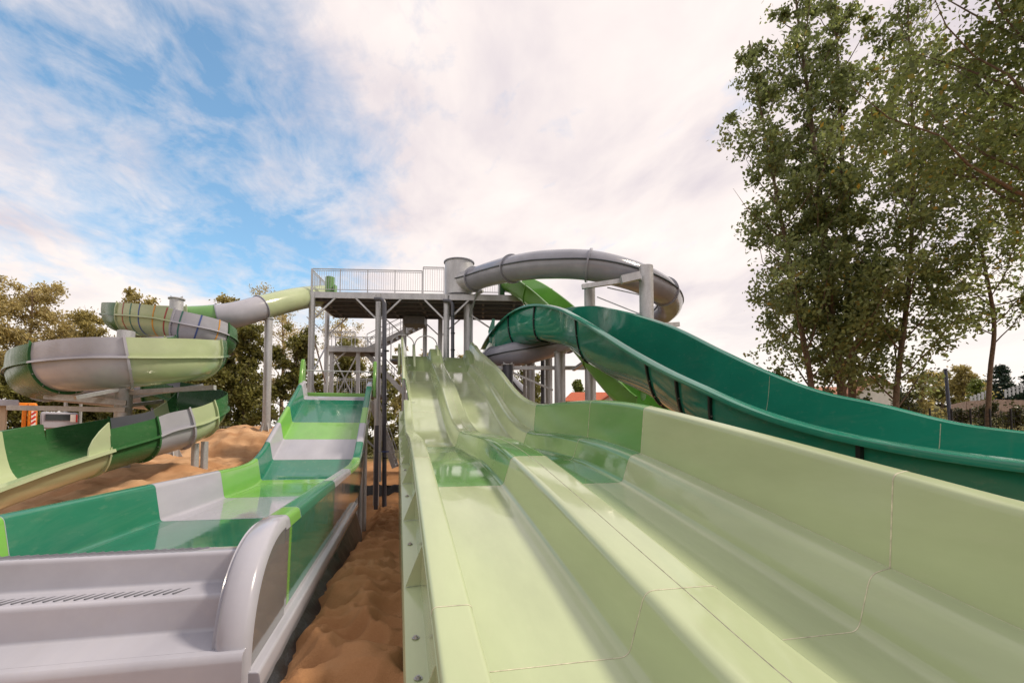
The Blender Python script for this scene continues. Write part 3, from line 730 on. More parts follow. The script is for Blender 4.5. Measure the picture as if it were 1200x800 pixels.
railing([(aA - .08, .05, az), (aA - .08, DEP, az)], 1.28, az); railing([(aA, DEP, az), (aE, DEP, az)], 1.28, az); railing([(aval(552)[0], 0, az), (aE - 1.3, 0, az)], 1.15, az)
# slide entry panels standing on the deck
for u0, u1, hh in ((375, 386, 1.05), (386, 389, .55)):
    mb = MB(); a0, a1 = aval(u0)[0], aval(u1)[0]
    mb.grid([[V((a0 + (a1 - a0) * k / 8, .75 - .25 * math.sin(math.pi * k / 8), z)) for k in range(9)] for z in (az, az + hh)])
    tb('entry_panel', 'midgreen', mb, solid=.03)
mb = MB(); a0 = aval(588)[0]; mb.box(V((a0, .6, az + .55)), (.35, .9, 1.1)); tb('entry_panel', 'forest', mb, bevel=.05)
def brace(p, q, w): tb('brace', 'galv', MB().bar(V(p), V(q), w))
for a, dep in ((aA, 0), (aB, 0), (aC, 0)):
    for sg in (-1, 1):
        if a == aA and sg < 0: continue
        brace((a, dep + .02, ZD - 1.55), (a + sg * 1.25, dep + .02, ZD - .3), .09)
for a in (aval(383, 400, DEP)[0], aval(474, 400, DEP)[0], aval(516, 400, DEP)[0]):
    for sg in (-1, 1): brace((a, DEP, ZD - 1.5), (a + sg * 1.3, DEP, ZD - .3), .07)
a = aval(383, 400, DEP)[0]
brace((aA, .1, ZD - 2.2), (a, DEP - .1, ZD - 4.6), .07); brace((aA, .1, ZD - 4.6), (a, DEP - .1, ZD - 2.2), .07); brace((aA, .1, ZD - 5.), (a, DEP - .1, ZD - 7), .07)
# landing behind, with its columns, X brace and stairs
DL = 6.2; zl = zat(410, 410, DL); l0, l1 = aval(384, 405, DL)[0], aval(443, 405, DL)[0]
mb = MB().box(V(((l0 + l1) / 2, DL + .9, zl)), (l1 - l0, 1.9, .12)); tb('landing_plate', 'under', mb)
mb = MB().box(V(((l0 + l1) / 2, DL - .08, zl + .03)), (l1 - l0 + .1, .08, .34)).box(V(((l0 + l1) / 2, DL + 1.9, zl + .03)), (l1 - l0 + .1, .08, .34)); tb('edge_beam', 'galv', mb)
railing([(l0, DL, zl + .15), (aval(416, 405, DL)[0], DL, zl + .15)], 1.1, 0, 1.0, 0); railing([(l0, DL, zl + .15), (l0, DL + 1.8, zl + .15)], 1.1, 0, 1., 0); railing([(l0, DL + 1.8, zl + .15), (l1, DL + 1.8, zl + .15)], 1.1, 0, 1., 0)
for u_ in (388.5, 419.5):
    a = aval(u_, 440, DL + .3)[0]; tb('tower_column', 'galv', MB().box(V((a, DL + .3, zl / 2)), (.24, .24, zl)))
a, b = aval(390, 440, DL + .3)[0], aval(418, 440, DL + .3)[0]
brace((a, DL + .25, zl - .3), (b, DL + .25, zl - 3.6), .08); brace((b, DL + .33, zl - .3), (a, DL + .33, zl - 3.6), .08); brace((a, DL + .15, zl - .9), (a + .9, DL + .15, zl - .1), .09)
brace((a, DL + .25, zl - 3.9), (b, DL + .25, zl - 6.9), .08); brace((b, DL + .33, zl - 3.9), (a, DL + .33, zl - 6.9), .08)
def stairs(p, q, w, n, dep):     # tower-local
    p, q = V(p), V(q); d = q - p
    off = V((0, dep, 0)); st = MB()
    st.bar(p, q, .06, .28); st.bar(p + off, q + off, .06, .28); tb('stair_stringer', 'galv', st)
    tr = MB()
    for k in range(n): c = p + d * ((k + .5) / n) + off / 2; tr.box(c, (.28, dep, .04))
    tb('stair_treads', 'deck', tr)
    rl = MB()
    for o in (V((0, 0, 0)), off):
        rl.bar(p + o + V((0, 0, 1.05)), q + o + V((0, 0, 1.05)), .045); rl.bar(p + o + V((0, 0, .6)), q + o + V((0, 0, .6)), .03)
        for k in range(6): c = p + o + d * (k / 5); rl.bar(c, c + V((0, 0, 1.05)), .04)
    tb('stair_railing', 'galv', rl)
s0 = aval(430, 400, DL + .2)[0]; s1 = aval(478, 378, DL - .6)[0]
stairs((s0, DL + .2, zl + .1), (s1 + .9, DL + .2, ZD - .1), 1, 10, 1.1)
stairs((aval(428, 405, DL + 1)[0], DL + 1.0, zl), (aval(480, 460, DL + 1)[0], DL + 1.0, zl - 3.3), 1, 14, 1.0)
# lower flight and decks at the slide starts
stairs((aval(462, 540, 3.2)[0], 3.2, zat(548, 462, 3.2)), (aval(434, 465, 3.2)[0], 3.2, zat(470, 434, 3.2)), 1, 12, 1.0)
z2 = zat(462, 400, .8)
mb = MB().box(V((aval(404)[0], 1.5, z2 - .1)), (3.9, 2.2, .14)); tb('start_deck', 'under', mb)
railing([(aval(378)[0] + .1, 2.6, z2), (aval(436)[0], 2.6, z2)], 1.1, 0, 1.0, .14)
z3 = zat(421, 490, 3.4)
mb = MB().box(V((aval(492, 420, 3.6)[0], 3.9, z3 - .1)), (3.6, 1.6, .14)); tb('start_deck', 'under', mb)
mb = MB().box(V((aval(486, 380, 3.6)[0], 3.8, ZD - .72)), (1.3, 1.2, .5)); tb('stair_soffit', 'deck', mb)
# dark water pipes running up the columns
def pipe(u, D, vt, vb, r, label):
    t = P(u, vt, D); b = P(u, vb, D)
    root = thing('water_pipe', label, 'pipe', 'dark water pipes at the tower', (b.x, b.y, b.z - .3)); o = V((b.x, b.y, b.z - .3))
    MB().tube([V((0, 0, 0)), t - o - V((0, 0, .3))] + [t - o + V((0, 0, -.3)) + (V((0, 0, 1)) * math.sin(a) + (-e1 * 0 + RT * -1) * (1 - math.cos(a))) * .28 for a in (.4, .8, 1.2, 1.571)] + [t - o + V((0, 0, -.02)) - RT * .55], r, 16).build('pipe_run', 'navy', root, sharp=60)
    mb = MB()
    for k in range(3): z = (t.z - o.z) * (.25 + .25 * k); mb.tube([V((0, 0, z)), V((0, 0, z + .06))], r * 1.25, 16)
    mb.build('pipe_clamp', 'rubber', root)
    return root
pipe(450.5, 26.9, 350, 594, .12, 'tall black water pipe running up the middle front column of the tower from the sand')
pipe(530.5, 27.5, 352, 424, .10, 'black water pipe beside the tower column under the grey start tank')
b = P(440.5, 595, 26.6)
ro = thing('pipe_stand', 'pale strut pair with blue clamp standing in the sand beside the black pipe', 'pipe stand', loc=(b.x, b.y, b.z - .2))
MB().box(V((0, 0, 2.3)), (.2, .2, 4.6)).build('post', 'navy', ro); MB().bar(V((.2, -.12, 1.6)), V((.2, -.12, 4.9)), .1).build('strut', 'galv', ro)
MB().bar(V((-.7, 0, 4.0)), V((.2, -.05, 3.1)), .09).build('strut', 'galv', ro)
MB().box(V((.42, -.1, 3.2)), (.45, .08, .07)).build('clamp', 'stripe_blue', ro)

# ------------------------------------------------------------------ trees
def leaves(C, N, size, rng, aspect=.62, droop=.0):
    """C (n,3) centres -> quads, each its own loose leaf"""
    n = len(C)
    a = rng.normal(size=(n, 3)); a[:, 2] -= droop; a /= np.linalg.norm(a, axis=1)[:, None]
    b = rng.normal(size=(n, 3)); b -= a * (a * b).sum(1)[:, None]; b /= np.linalg.norm(b, axis=1)[:, None]
    s = size * rng.uniform(.65, 1.3, n)[:, None]
    v = np.stack([C - a * s * .55, C + b * s * aspect * .5 - a * s * .05, C + a * s * .55, C - b * s * aspect * .5 - a * s * .05], 1).reshape(-1, 3)
    return v
def quadmesh(name, v, mat, parent):
    n = len(v) // 4; me = bpy.data.meshes.new(name)
    me.vertices.add(4 * n); me.vertices.foreach_set('co', v.astype(np.float32).ravel())
    me.loops.add(4 * n); me.loops.foreach_set('vertex_index', np.arange(4 * n, dtype=np.int32))
    me.polygons.add(n); me.polygons.foreach_set('loop_start', np.arange(0, 4 * n, 4, dtype=np.int32))
    me.update(); me.validate(); me.materials.append(M[mat])
    o = bpy.data.objects.new(name, me); COL.objects.link(o); o.parent = parent; return o
def tree(name, label, base, H, mat, kind, seed, leaf=.2, nleaf=4000, rad=4., lean=V((0, 0, 0)), trunk_r=.2, bark='bark', group=None, nbr=26, low=.2, cat='tree', wind=0., trunkpts=None, nosp=1.):
    rng = np.random.default_rng(seed); rr = random.Random(seed)
    root = thing(name, label, cat, group, base)
    if trunkpts: tp = [V(p) - V(base) for p in trunkpts]
    else:
        tp = [V((0, 0, -.4))] + [V((lean.x * f * f + .25 * rr.uniform(-1, 1) * f, lean.y * f * f + .25 * rr.uniform(-1, 1) * f, H * f)) for f in (.2, .4, .6, .8, .97)]
    ts = spline(tp, .5); n = len(ts); H = ts[-1].z
    mbt = MB().tube(ts, [trunk_r * (1 - .9 * (i / (n - 1)) ** .9) + .012 for i in range(n)], 10)
    C = []
    for k in range(nbr):
        f = low + (1 - low) * ((k + rr.random()) / nbr) ** .9
        p = ts[min(n - 1, int(f * (n - 1)))]; az_ = k * 2.4 + rr.uniform(-.5, .5)
        g = (f - low) / (1 - low)
        if kind == 'poplar': L = rad * (1.1 * (1 - g) ** .75 + .22) * rr.uniform(.6, 1.15); el = R(rr.uniform(28, 52)); curl = .45
        elif kind == 'round': L = rad * (1.15 - .75 * g) * rr.uniform(.6, 1.1); el = R(rr.uniform(5, 45) + 25 * g); curl = .15
        elif kind == 'bush': L = rad * (1.1 - .55 * g) * rr.uniform(.6, 1.1); el = R(rr.uniform(0, 40) + 40 * g); curl = .1
        elif kind == 'conifer': L = rad * (1.05 - g) * rr.uniform(.85, 1.1); el = R(rr.uniform(-12, 2)); curl = .12
        else: L = rad * (.9 - .3 * g) * rr.uniform(.55, 1.15); el = R(rr.uniform(15, 60)); curl = -.12
        d = V((math.cos(az_) * math.cos(el), math.sin(az_) * math.cos(el), math.sin(el)))
        m = 7; bpts = []
        for j in range(m):
            u = j / (m - 1); q_ = p + d * (L * u) + V((0, 0, curl * L * u * u)) + V((rr.uniform(-1, 1), rr.uniform(-1, 1), rr.uniform(-1, 1))) * (.05 * L * u)
            bpts.append(q_)
        br = max(.012, trunk_r * .34 * (1 - f * .6))
        mbt.tube(bpts, [br * (1 - .85 * j / (m - 1)) for j in range(m)], 5, caps=False)
        # twigs carry clumps
        nt_ = max(3, int(L * 2.4))
        for q in range(nt_):
            u = rr.uniform(.22, 1.0); i0 = min(m - 2, int(u * (m - 1))); w = u * (m - 1) - i0
            c = bpts[i0].lerp(bpts[i0 + 1], w)
            tw = V((rr.gauss(0, 1), rr.gauss(0, 1), rr.gauss(0, .6) + (.5 if kind == 'poplar' else 0))).normalized() * (L * rr.uniform(.08, .26))
            e = c + tw
            if rr.random() < .5: mbt.tube([c, e], [.012, .005], 4, caps=False)
            sg = (.16 + .055 * L) * rr.uniform(.6, 1.3)
            C.append((e, sg * .85, rr.uniform(.1, 1.9) ** 1.5))
    w = np.array([c[2] * c[1] for c in C]); w /= w.sum(); idx = rng.choice(len(C), size=nleaf, p=w)
    cen = np.array([tuple(c[0]) for c in C])[idx]; sg = np.array([c[1] for c in C])[idx]
    off = rng.normal(size=(nleaf, 3)) * sg[:, None] * np.array([1, 1, .8])
    if kind == 'gum': off[:, 2] -= np.abs(rng.normal(size=nleaf)) * sg * .9
    mbt.build('trunk', bark, root, sharp=60, fix=False)
    quadmesh('crown', leaves(cen + off, nleaf, leaf, rng, .42 if kind in ('gum', 'conifer') else .68, .6 if kind == 'gum' else .15), mat, root)
    return root
def onground(u, D):
    p = P(u, 500, D); return V((p.x, p.y, ground(p.x, p.y)))
G = 'poplars beyond the teal slide'
def ptrunk(pix, D): 
    pts = [onground(pix[0][0], D)] + [P(u, v, D) for u, v in pix]
    return pts
pop = [
 ('poplar with two crown tips against the sky, its trunk the thicker of a close pair', [(987, 466), (972, 349), (962, 240), (948, 120), (935, 20), (928, -60)], 27.5, 15000, 3.7, 5, .27),
 ('tall poplar whose straight trunk stands just right of the thicker trunk of the close pair', [(999, 469), (994, 355), (990, 270), (985, 150), (980, 30), (975, -90)], 28.5, 15000, 3.7, 6, .24),
 ('leftmost poplar, leaning left with its pointed top below the others', [(951, 456), (936, 370), (918, 270), (899, 170), (882, 75), (878, 48)], 27, 14500, 4.1, 8, .2),
 ('slim poplar right of the close pair of trunks with a thin bare stem', [(1050, 470), (1061, 370), (1067, 300), (1070, 180), (1066, 60), (1060, -60)], 26.5, 15000, 3.9, 11, .17),
]
for lb, pix, D, nl, rad, sd, tr_ in pop:
    tp = ptrunk(pix, D)
    tree('poplar_tree', lb, tp[0], 0, 'poplar', 'poplar', sd, .23, nl, rad, trunk_r=tr_, trunkpts=tp, nbr=48, low=.17, group=G)
tb_ = onground(1330, 17)
tree('broadleaf_tree', 'large leafy tree overhanging from the right edge of the photo in front of the poplars', tb_, 0, 'near_leaf', 'round', 21, .19, 34000, 8.6, trunk_r=.32, nbr=60, low=.36,
     trunkpts=[tb_, P(1320, 400, 17), P(1290, 250, 17), P(1255, 100, 17), P(1215, -40, 17), P(1180, -150, 17)])
tb_ = onground(1150, 26)
tree('broadleaf_tree', 'thin open-branched tree between the poplars and the right edge, sky showing through', tb_, 0, 'near_leaf', 'round', 22, .2, 13000, 5.6, trunk_r=.14, nbr=40, low=.36,
     trunkpts=[tb_, P(1160, 440, 26), P(1165, 380, 26), P(1150, 290, 26), P(1135, 180, 26), P(1125, 90, 26)])
# left and centre background trees
G2 = 'trees behind the left slides'
def bg(u, vtop, D, mat, kind, rad, nl, leaf, label, seed, name='broadleaf_tree', bark='bark', nbr=26, low=.2, tr=.2, lean=V((0, 0, 0)), group=G2):
    b_ = onground(u, D); H = P(u, vtop, D).z - b_.z
    return tree(name, label, b_, H, mat, kind, seed, leaf, int(nl * (2.3 if D > 30 and u < 700 else 1.2)), rad, lean, tr, bark, group, nbr, low)
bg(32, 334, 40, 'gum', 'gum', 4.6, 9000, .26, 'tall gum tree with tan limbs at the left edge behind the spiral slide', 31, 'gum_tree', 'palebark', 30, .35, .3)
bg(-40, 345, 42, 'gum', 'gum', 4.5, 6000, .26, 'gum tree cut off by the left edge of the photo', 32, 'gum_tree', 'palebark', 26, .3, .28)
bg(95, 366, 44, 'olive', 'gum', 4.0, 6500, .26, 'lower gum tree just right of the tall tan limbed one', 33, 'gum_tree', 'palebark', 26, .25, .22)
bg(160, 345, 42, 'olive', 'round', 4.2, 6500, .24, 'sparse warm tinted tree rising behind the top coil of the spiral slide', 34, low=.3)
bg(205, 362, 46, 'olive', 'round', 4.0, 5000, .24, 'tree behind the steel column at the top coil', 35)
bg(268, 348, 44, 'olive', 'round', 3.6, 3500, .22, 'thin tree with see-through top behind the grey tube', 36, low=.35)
bg(285, 388, 36, 'dense', 'bush', 3.4, 9500, .22, 'dense dark green tree right of the lower coil above the sand heap', 37, low=.08, nbr=34)
bg(345, 396, 38, 'dense', 'bush', 3.0, 7500, .22, 'dense dark tree between the slim column and the tower', 38, low=.08, nbr=30)
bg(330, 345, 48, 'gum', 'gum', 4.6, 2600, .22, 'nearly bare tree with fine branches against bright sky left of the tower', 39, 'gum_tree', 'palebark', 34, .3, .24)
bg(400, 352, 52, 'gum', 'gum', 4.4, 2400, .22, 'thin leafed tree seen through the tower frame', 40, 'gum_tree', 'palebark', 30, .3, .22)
bg(240, 415, 34, 'dense', 'bush', 2.4, 6000, .22, 'dark shrubby tree right behind the lower spiral flume', 41, low=.06)
bg(408, 408, 42, 'dense', 'bush', 3.2, 7500, .22, 'dense tree seen through the X brace under the landing', 42, low=.06)
bg(445, 425, 44, 'dense', 'bush', 2.8, 5500, .22, 'dense tree behind the middle front column of the tower', 43, low=.06)
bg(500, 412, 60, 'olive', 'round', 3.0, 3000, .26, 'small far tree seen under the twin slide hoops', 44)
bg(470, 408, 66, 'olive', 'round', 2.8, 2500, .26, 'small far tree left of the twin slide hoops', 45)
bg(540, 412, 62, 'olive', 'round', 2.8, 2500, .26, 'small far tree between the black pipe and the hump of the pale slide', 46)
bg(622, 428, 44, 'dense', 'bush', 2.6, 5000, .22, 'dark tree behind the steel columns under the teal slide', 47, low=.06)
bg(595, 440, 42, 'dense', 'bush', 2.2, 3500, .22, 'dark shrubby tree left of the bluish steel column', 48, low=.06)
bg(680, 442, 58, 'limegreen', 'round', 1.9, 2600, .26, 'small sunlit tree behind the orange roofed house', 49)
bg(20, 452, 33, 'dense', 'bush', 3.0, 6000, .22, 'dark bush behind the orange machine at the far left', 50, low=.05)
bg(95, 440, 36, 'dense', 'bush', 2.8, 6000, .22, 'dark bush behind the sheet roof shelter', 51, low=.05)
bg(150, 430, 36, 'dense', 'bush', 2.8, 6000, .22, 'dark bush behind the column of the lower coils', 52, low=.05)
bg(-60, 430, 34, 'dense', 'bush', 3.0, 5000, .22, 'dark bush beyond the left edge of the hut', 53, low=.05)
# right-hand background
G3 = 'bushes and trees along the right boundary'
bg(1010, 470, 33, 'hedge', 'bush', 2.0, 5000, .17, 'dark bush at the feet of the poplar pair', 60, 'bush', low=.05, group=G3, tr=.06)
bg(950, 462, 34, 'hedge', 'bush', 2.3, 5000, .17, 'dark bush left of the poplar trunks at the teal rim', 61, 'bush', low=.05, group=G3, tr=.06)
bg(905, 448, 37, 'hedge', 'bush', 2.2, 4500, .17, 'bush showing above the teal rim left of the poplars', 62, 'bush', low=.05, group=G3, tr=.06)
bg(1062, 466, 32, 'hedge', 'bush', 2.1, 5500, .16, 'bush in front of the grey post right of the white house', 63, 'bush', low=.05, group=G3, tr=.06)
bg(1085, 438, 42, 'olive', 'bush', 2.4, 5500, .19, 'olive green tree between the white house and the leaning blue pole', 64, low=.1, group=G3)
bg(1125, 480, 30, 'hedge', 'bush', 1.5, 4500, .13, 'bush at the foot of the leaning blue pole', 65, 'bush', low=.05, group=G3, tr=.05)
bg(1158, 476, 29, 'hedge', 'bush', 1.5, 4500, .13, 'bush with loose sprays against the pink stone wall', 66, 'bush', low=.05, group=G3, tr=.05)
bg(1195, 478, 28, 'hedge', 'bush', 1.6, 4500, .13, 'bush at the right edge of the photo behind the wire fence', 67, 'bush', low=.05, group=G3, tr=.05)
bg(1240, 470, 28, 'hedge', 'bush', 1.8, 3500, .13, 'bush beyond the right edge of the photo', 68, 'bush', low=.05, group=G3, tr=.05)
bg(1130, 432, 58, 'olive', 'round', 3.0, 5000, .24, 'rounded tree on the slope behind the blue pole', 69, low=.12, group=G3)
bg(1105, 440, 62, 'dense', 'round', 2.6, 4000, .24, 'darker tree on the slope left of the rounded one', 70, low=.12, group=G3)
bg(1175, 425, 62, 'conifer', 'conifer', 3.4, 7000, .34, 'dark blue green conifer on the hillside', 71, 'conifer_tree', nbr=70, low=.08, group=G3)
bg(1148, 447, 54, 'limegreen', 'bush', 1.4, 2500, .2, 'bright lime green bush below the conifer', 72, 'bush', low=.05, group=G3, tr=.06)
bg(1210, 425, 60, 'conifer', 'conifer', 2.6, 4000, .34, 'second conifer cut off by the right edge', 73, 'conifer_tree', nbr=50, low=.08, group=G3)
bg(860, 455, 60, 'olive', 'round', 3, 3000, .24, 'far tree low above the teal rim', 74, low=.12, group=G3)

rng_ = np.random.default_rng(5); nW = 26000  # leaf mass out of view, added to darken reflections on the spiral slide
cl_ = np.stack([rng_.uniform(-44, -33, 160), rng_.uniform(-25, 30, 160), rng_.uniform(0, 9, 160)], 1)
pk = cl_[rng_.integers(0, 160, nW)] + rng_.normal(size=(nW, 3)) * np.array([1.2, 1.2, .9])
wl = quadmesh('unseen_woodland', leaves(pk, nW, .5, rng_), 'olive', None)
tag(wl, 'unseen olive green leaf mass added outside the left edge to darken slide reflections', 'unseen_woodland', kind='stuff')
# ------------------------------------------------------------------ far buildings and small things
def house(name, label, u0, u1, veave, vroof, vbase, D, wall, roof, rz=0., gable=True):
    a, b = P(u0, vbase, D), P(u1, vbase, D); w = (b - a).length; c = (a + b) / 2
    zb_ = min(P(u0, vbase, D).z, ground(c.x, c.y)) ; ze = P(u0, veave, D).z; zr_ = P(u0, vroof, D).z
    root = thing(name, label, 'house', None, (c.x, c.y, zb_), -PSI + rz); h = ze - zb_; dp = w * .8
    MB().box(V((0, dp / 2, h / 2)), (w, dp, h)).build('wall', wall, root)
    rh = zr_ - ze; o = .35
    if gable:   # gable faces the camera
        MB().prism([V((-w / 2, 0, h)), V((w / 2, 0, h)), V((0, 0, h + rh))], V((0, dp, 0))).build('gable', wall, root)
        for sg in (-1, 1):
            MB().prism([V((sg * (w / 2 + o), -o, h - o * rh / (w / 2) + .02)), V((0, -o, h + rh + .02)), V((0, -o, h + rh + .2)), V((sg * (w / 2 + o), -o, h - o * rh / (w / 2) + .2))], V((0, dp + 2 * o, 0))).build('roof', roof, root)
    else:
        MB().prism([V((-w / 2 - o, -o, h)), V((-w / 2 - o, dp + o, h)), V((-w / 2 - o + 1, dp / 2, h + rh))], V((w + 2 * o, 0, 0))).build('roof', roof, root)
    for k in (-.25, .25):
        f = MB().box(V((k * w, -.03, h * .55)), (w * .16, .06, h * .3)).build('window', 'white', root)
        MB().box(V((k * w, -.07, h * .55)), (w * .13, .03, h * .25)).build('pane', 'darkglass', f)
    return root
house('house', 'small house with white gable and orange tiled roof under the bright green slide', 706, 742, 470, 458, 500, 46, 'plaster', 'tile')
house('house', 'house with broad orange tiled roof just left of the white gable', 664, 704, 470, 458, 500, 48, 'plaster', 'tile', gable=False)
house('house', 'white house with brown roof behind the poplar trunks', 1008, 1052, 459, 441, 490, 50, 'plaster', 'browntile')
house('house', 'low house with brown roof left of the poplar trunks, half hidden by bushes', 955, 982, 462, 452, 490, 56, 'plaster', 'browntile', gable=False)
# pink stone wall on the slope, with two short fence runs above it
def wallrun(name, label, pts, h, mat, th=.4, cat='wall'):
    mb = MB()
    for p, q in zip(pts, pts[1:]):
        mb.grid([[p + V((0, 0, -1.5)), p + V((0, 0, h))], [q + V((0, 0, -1.5)), q + V((0, 0, h))]])
    return tag(mb.build(name, mat, solid=th), label, cat)
wallrun('stone_wall', 'low pinkish stone wall on the slope behind the wire fence', [P(1117, 474, 46), P(1135, 470, 44), P(1165, 468, 42), P(1215, 469, 40), P(1280, 470, 39)], 0, 'pinkstone')
def pale_fence(label, u0, v0, u1, v1, D, n, hpx):
    a = P(u0, v0, D); root = thing('picket_fence', label, 'fence', 'pale fences on the hillside', a); b = P(u1, v1, D) - a; h = hpx * D / F
    mb = MB().bar(V((0, 0, -h * .3)), b + V((0, 0, -h * .3)), .06); mb.bar(V((0, 0, -h * .75)), b + V((0, 0, -h * .75)), .06); mb.build('rail', 'galv', root)
    for k in range(n): c = b * (k / (n - 1)); MB().box(c + V((0, 0, -h * .55)), (.24, .10, h * 1.1)).build('picket', 'galv', root)
pale_fence('upper run of pale fence pickets climbing the hillside to the right edge', 1178, 456, 1215, 444, 54, 9, 9)
pale_fence('lower run of pale fence pickets below the lime green bush', 1138, 464, 1160, 456, 52, 6, 8)
mb = MB(); a = P(1160, 462, 53)
# leaning blue pole
b_ = onground(1118, 30); t_ = P(1108, 433, 30)
po = thing('leaning_pole', 'thin blue grey pole leaning left above the bushes at the right', 'pole', loc=b_)
MB().tube([V((0, 0, -.3)), (t_ - b_)], [.13, .085], 12).build('shaft', 'bluepole', po); MB().tube([(t_ - b_), (t_ - b_) + V((0, 0, .05))], .11, 12).build('cap', 'bluepole', po)
b_ = onground(1057, 36); t_ = P(1054, 455, 36)
po = thing('grey_post', 'short grey blue post between the white house and the slim poplar', 'post', loc=b_)
MB().tube([V((0, 0, -.3)), (t_ - b_)], .14, 12).build('shaft', 'bluepole', po); MB().tube([(t_ - b_), (t_ - b_) + V((0, 0, .06))], .17, 12).build('cap', 'bluepole', po)
# wire fence along the right boundary
fp_ = [P(1065, 479, 27.5), P(1115, 481, 26.5), P(1160, 481, 25.5), P(1210, 481, 24.5), P(1270, 482, 23.5)]
ro = thing('wire_fence', 'black wire fence with slim posts in front of the bushes at the right', 'fence', loc=fp_[0])
pl = [p - fp_[0] for p in fp_]
for p, q in zip(pl, pl[1:]):
    mb = MB()
    for k in range(7): mb.bar(p - V((0, 0, .05 + k * .24)), q - V((0, 0, .05 + k * .24)), .018)
    m = int((q - p).length / .2)
    for k in range(m): c = p.lerp(q, k / m); mb.bar(c - V((0, 0, .02)), c - V((0, 0, 1.6)), .014)
    mb.build('wire_panel', 'fence', ro)
    for c in (p, p.lerp(q, .5)): MB().box(c - V((0, 0, .85)), (.07, .07, 1.9)).build('fence_post', 'fence', ro)
# left edge: hut, orange machine, white truck, shelter, mesh fence
h0 = P(-40, 472, 19); root = thing('hut', 'beige flat roofed hut at the left edge beneath the spiral slide', 'hut', loc=(P(-12, 500, 20).x, P(-12, 500, 20).y, ground(P(-12, 500, 20).x, P(-12, 500, 20).y)), rz=-PSI + R(44))
o = V(root.location); w_ = 1.35; zt2 = P(0, 475, 20).z - o.z
MB().box(V((-.25, .9, zt2 / 2)), (w_, 1.8, zt2)).build('wall', 'beige', root)
MB().box(V((-.15, .9, zt2 + .12)), (w_ + .55, 2.3, .26)).build('roof', 'lav', root, bevel=.02)
MB().box(V((-.5, -.02, 1.0)), (.8, .06, 2.0)).build('door', 'white', root)
c = P(33, 500, 24); root = thing('orange_machine', 'orange construction machine with a red and white striped tail panel', 'machine', loc=(c.x, c.y, ground(c.x, c.y)), rz=-PSI + R(42))
zz = P(33, 472, 24).z - root.location.z
MB().box(V((.12, .5, zz - .75)), (.30, 1.4, 1.5)).build('body', 'orange', root, bevel=.05)
MB().box(V((-.16, .1, zz - .8)), (.16, .3, 1.6)).build('mast', 'orange', root, bevel=.02); MB().box(V((-.05, .1, zz - .08)), (.6, .35, .16)).build('mast', 'orange', root, bevel=.02)
f = MB().box(V((.18, -.215, zz - .75)), (.16, .03, .7)).build('striped_panel', 'white', root)
mb = MB()
for k in range(3): mb.bar(V((.105, -.236, zz - 1.02 + k * .22)), V((.255, -.236, zz - .86 + k * .22)), .012, .085)
mb.build('stripe', 'redpaint', f)
MB().box(V((0, .7, .5)), (1.2, 2.2, .5)).build('track', 'rubber', root)
c = P(70, 495, 27); root = thing('flatbed_truck', 'pale small truck parked behind the lower flume', 'truck', loc=(c.x, c.y, ground(c.x, c.y)), rz=-PSI + R(40))
zz = P(70, 481, 27).z - root.location.z
MB().box(V((0, .8, zz - .55)), (1.5, 2.6, .9)).build('cab', 'lav', root, bevel=.08); MB().box(V((0, -.52, zz - .38)), (1.1, .04, .32)).build('windscreen', 'darkglass', root)
MB().box(V((.55, -.53, zz - .42)), (.22, .05, .4)).build('side_marker', 'white', root); MB().box(V((.70, -.535, zz - .42)), (.07, .05, .4)).build('side_marker', 'redpaint', root)
for sg in (-.6, .6): MB().tube([V((sg - .12, .2, .35)), V((sg + .12, .2, .35))], .35, 18).build('wheel', 'rubber', root)
ca_ = P(112, 485, 29); root = thing('shelter', 'open shelter with sloping blue grey sheet roof behind the spiral column', 'shelter', loc=(ca_.x, ca_.y, ground(ca_.x, ca_.y)), rz=-PSI)
o = V(root.location); Rm = Matrix.Rotation(PSI, 3, 'Z')
L_ = lambda u, v, D: Rm @ (P(u, v, D) - o)
q4 = [L_(78, 453, 27), L_(140, 470, 27), L_(142, 449, 33), L_(96, 446, 33)]
MB().prism(q4, V((0, 0, .08))).build('roof', 'roofsheet', root)
mb = MB()
for f in (0, .33, .66, 1): mb.bar(q4[0].lerp(q4[1], f) + V((0, 0, .12)), q4[3].lerp(q4[2], f) + V((0, 0, .12)), .12, .06)
mb.build('roof_rib', 'galv', root)
for p in q4: MB().bar(V((p.x, p.y, -.2)), p, .12).build('post', 'galv', root)
a, b = P(205, 499, 31), P(366, 500, 31); ro = thing('mesh_fence', 'grey wire mesh fence behind the sand heap left of the tower', 'fence', loc=a)
d = b - a; mb = MB()
for k in range(6): mb.bar(V((0, 0, -.02 - .3 * k)), d + V((0, 0, -.02 - .3 * k)), .02)
for k in range(60): c = d * (k / 59); mb.bar(c, c - V((0, 0, 1.6)), .012)
mb.build('wire_panel', 'galv', ro)
for k in range(5): c = d * (k / 4); MB().box(c - V((0, 0, 1)), (.08, .08, 2.2)).build('fence_post', 'galv', ro)

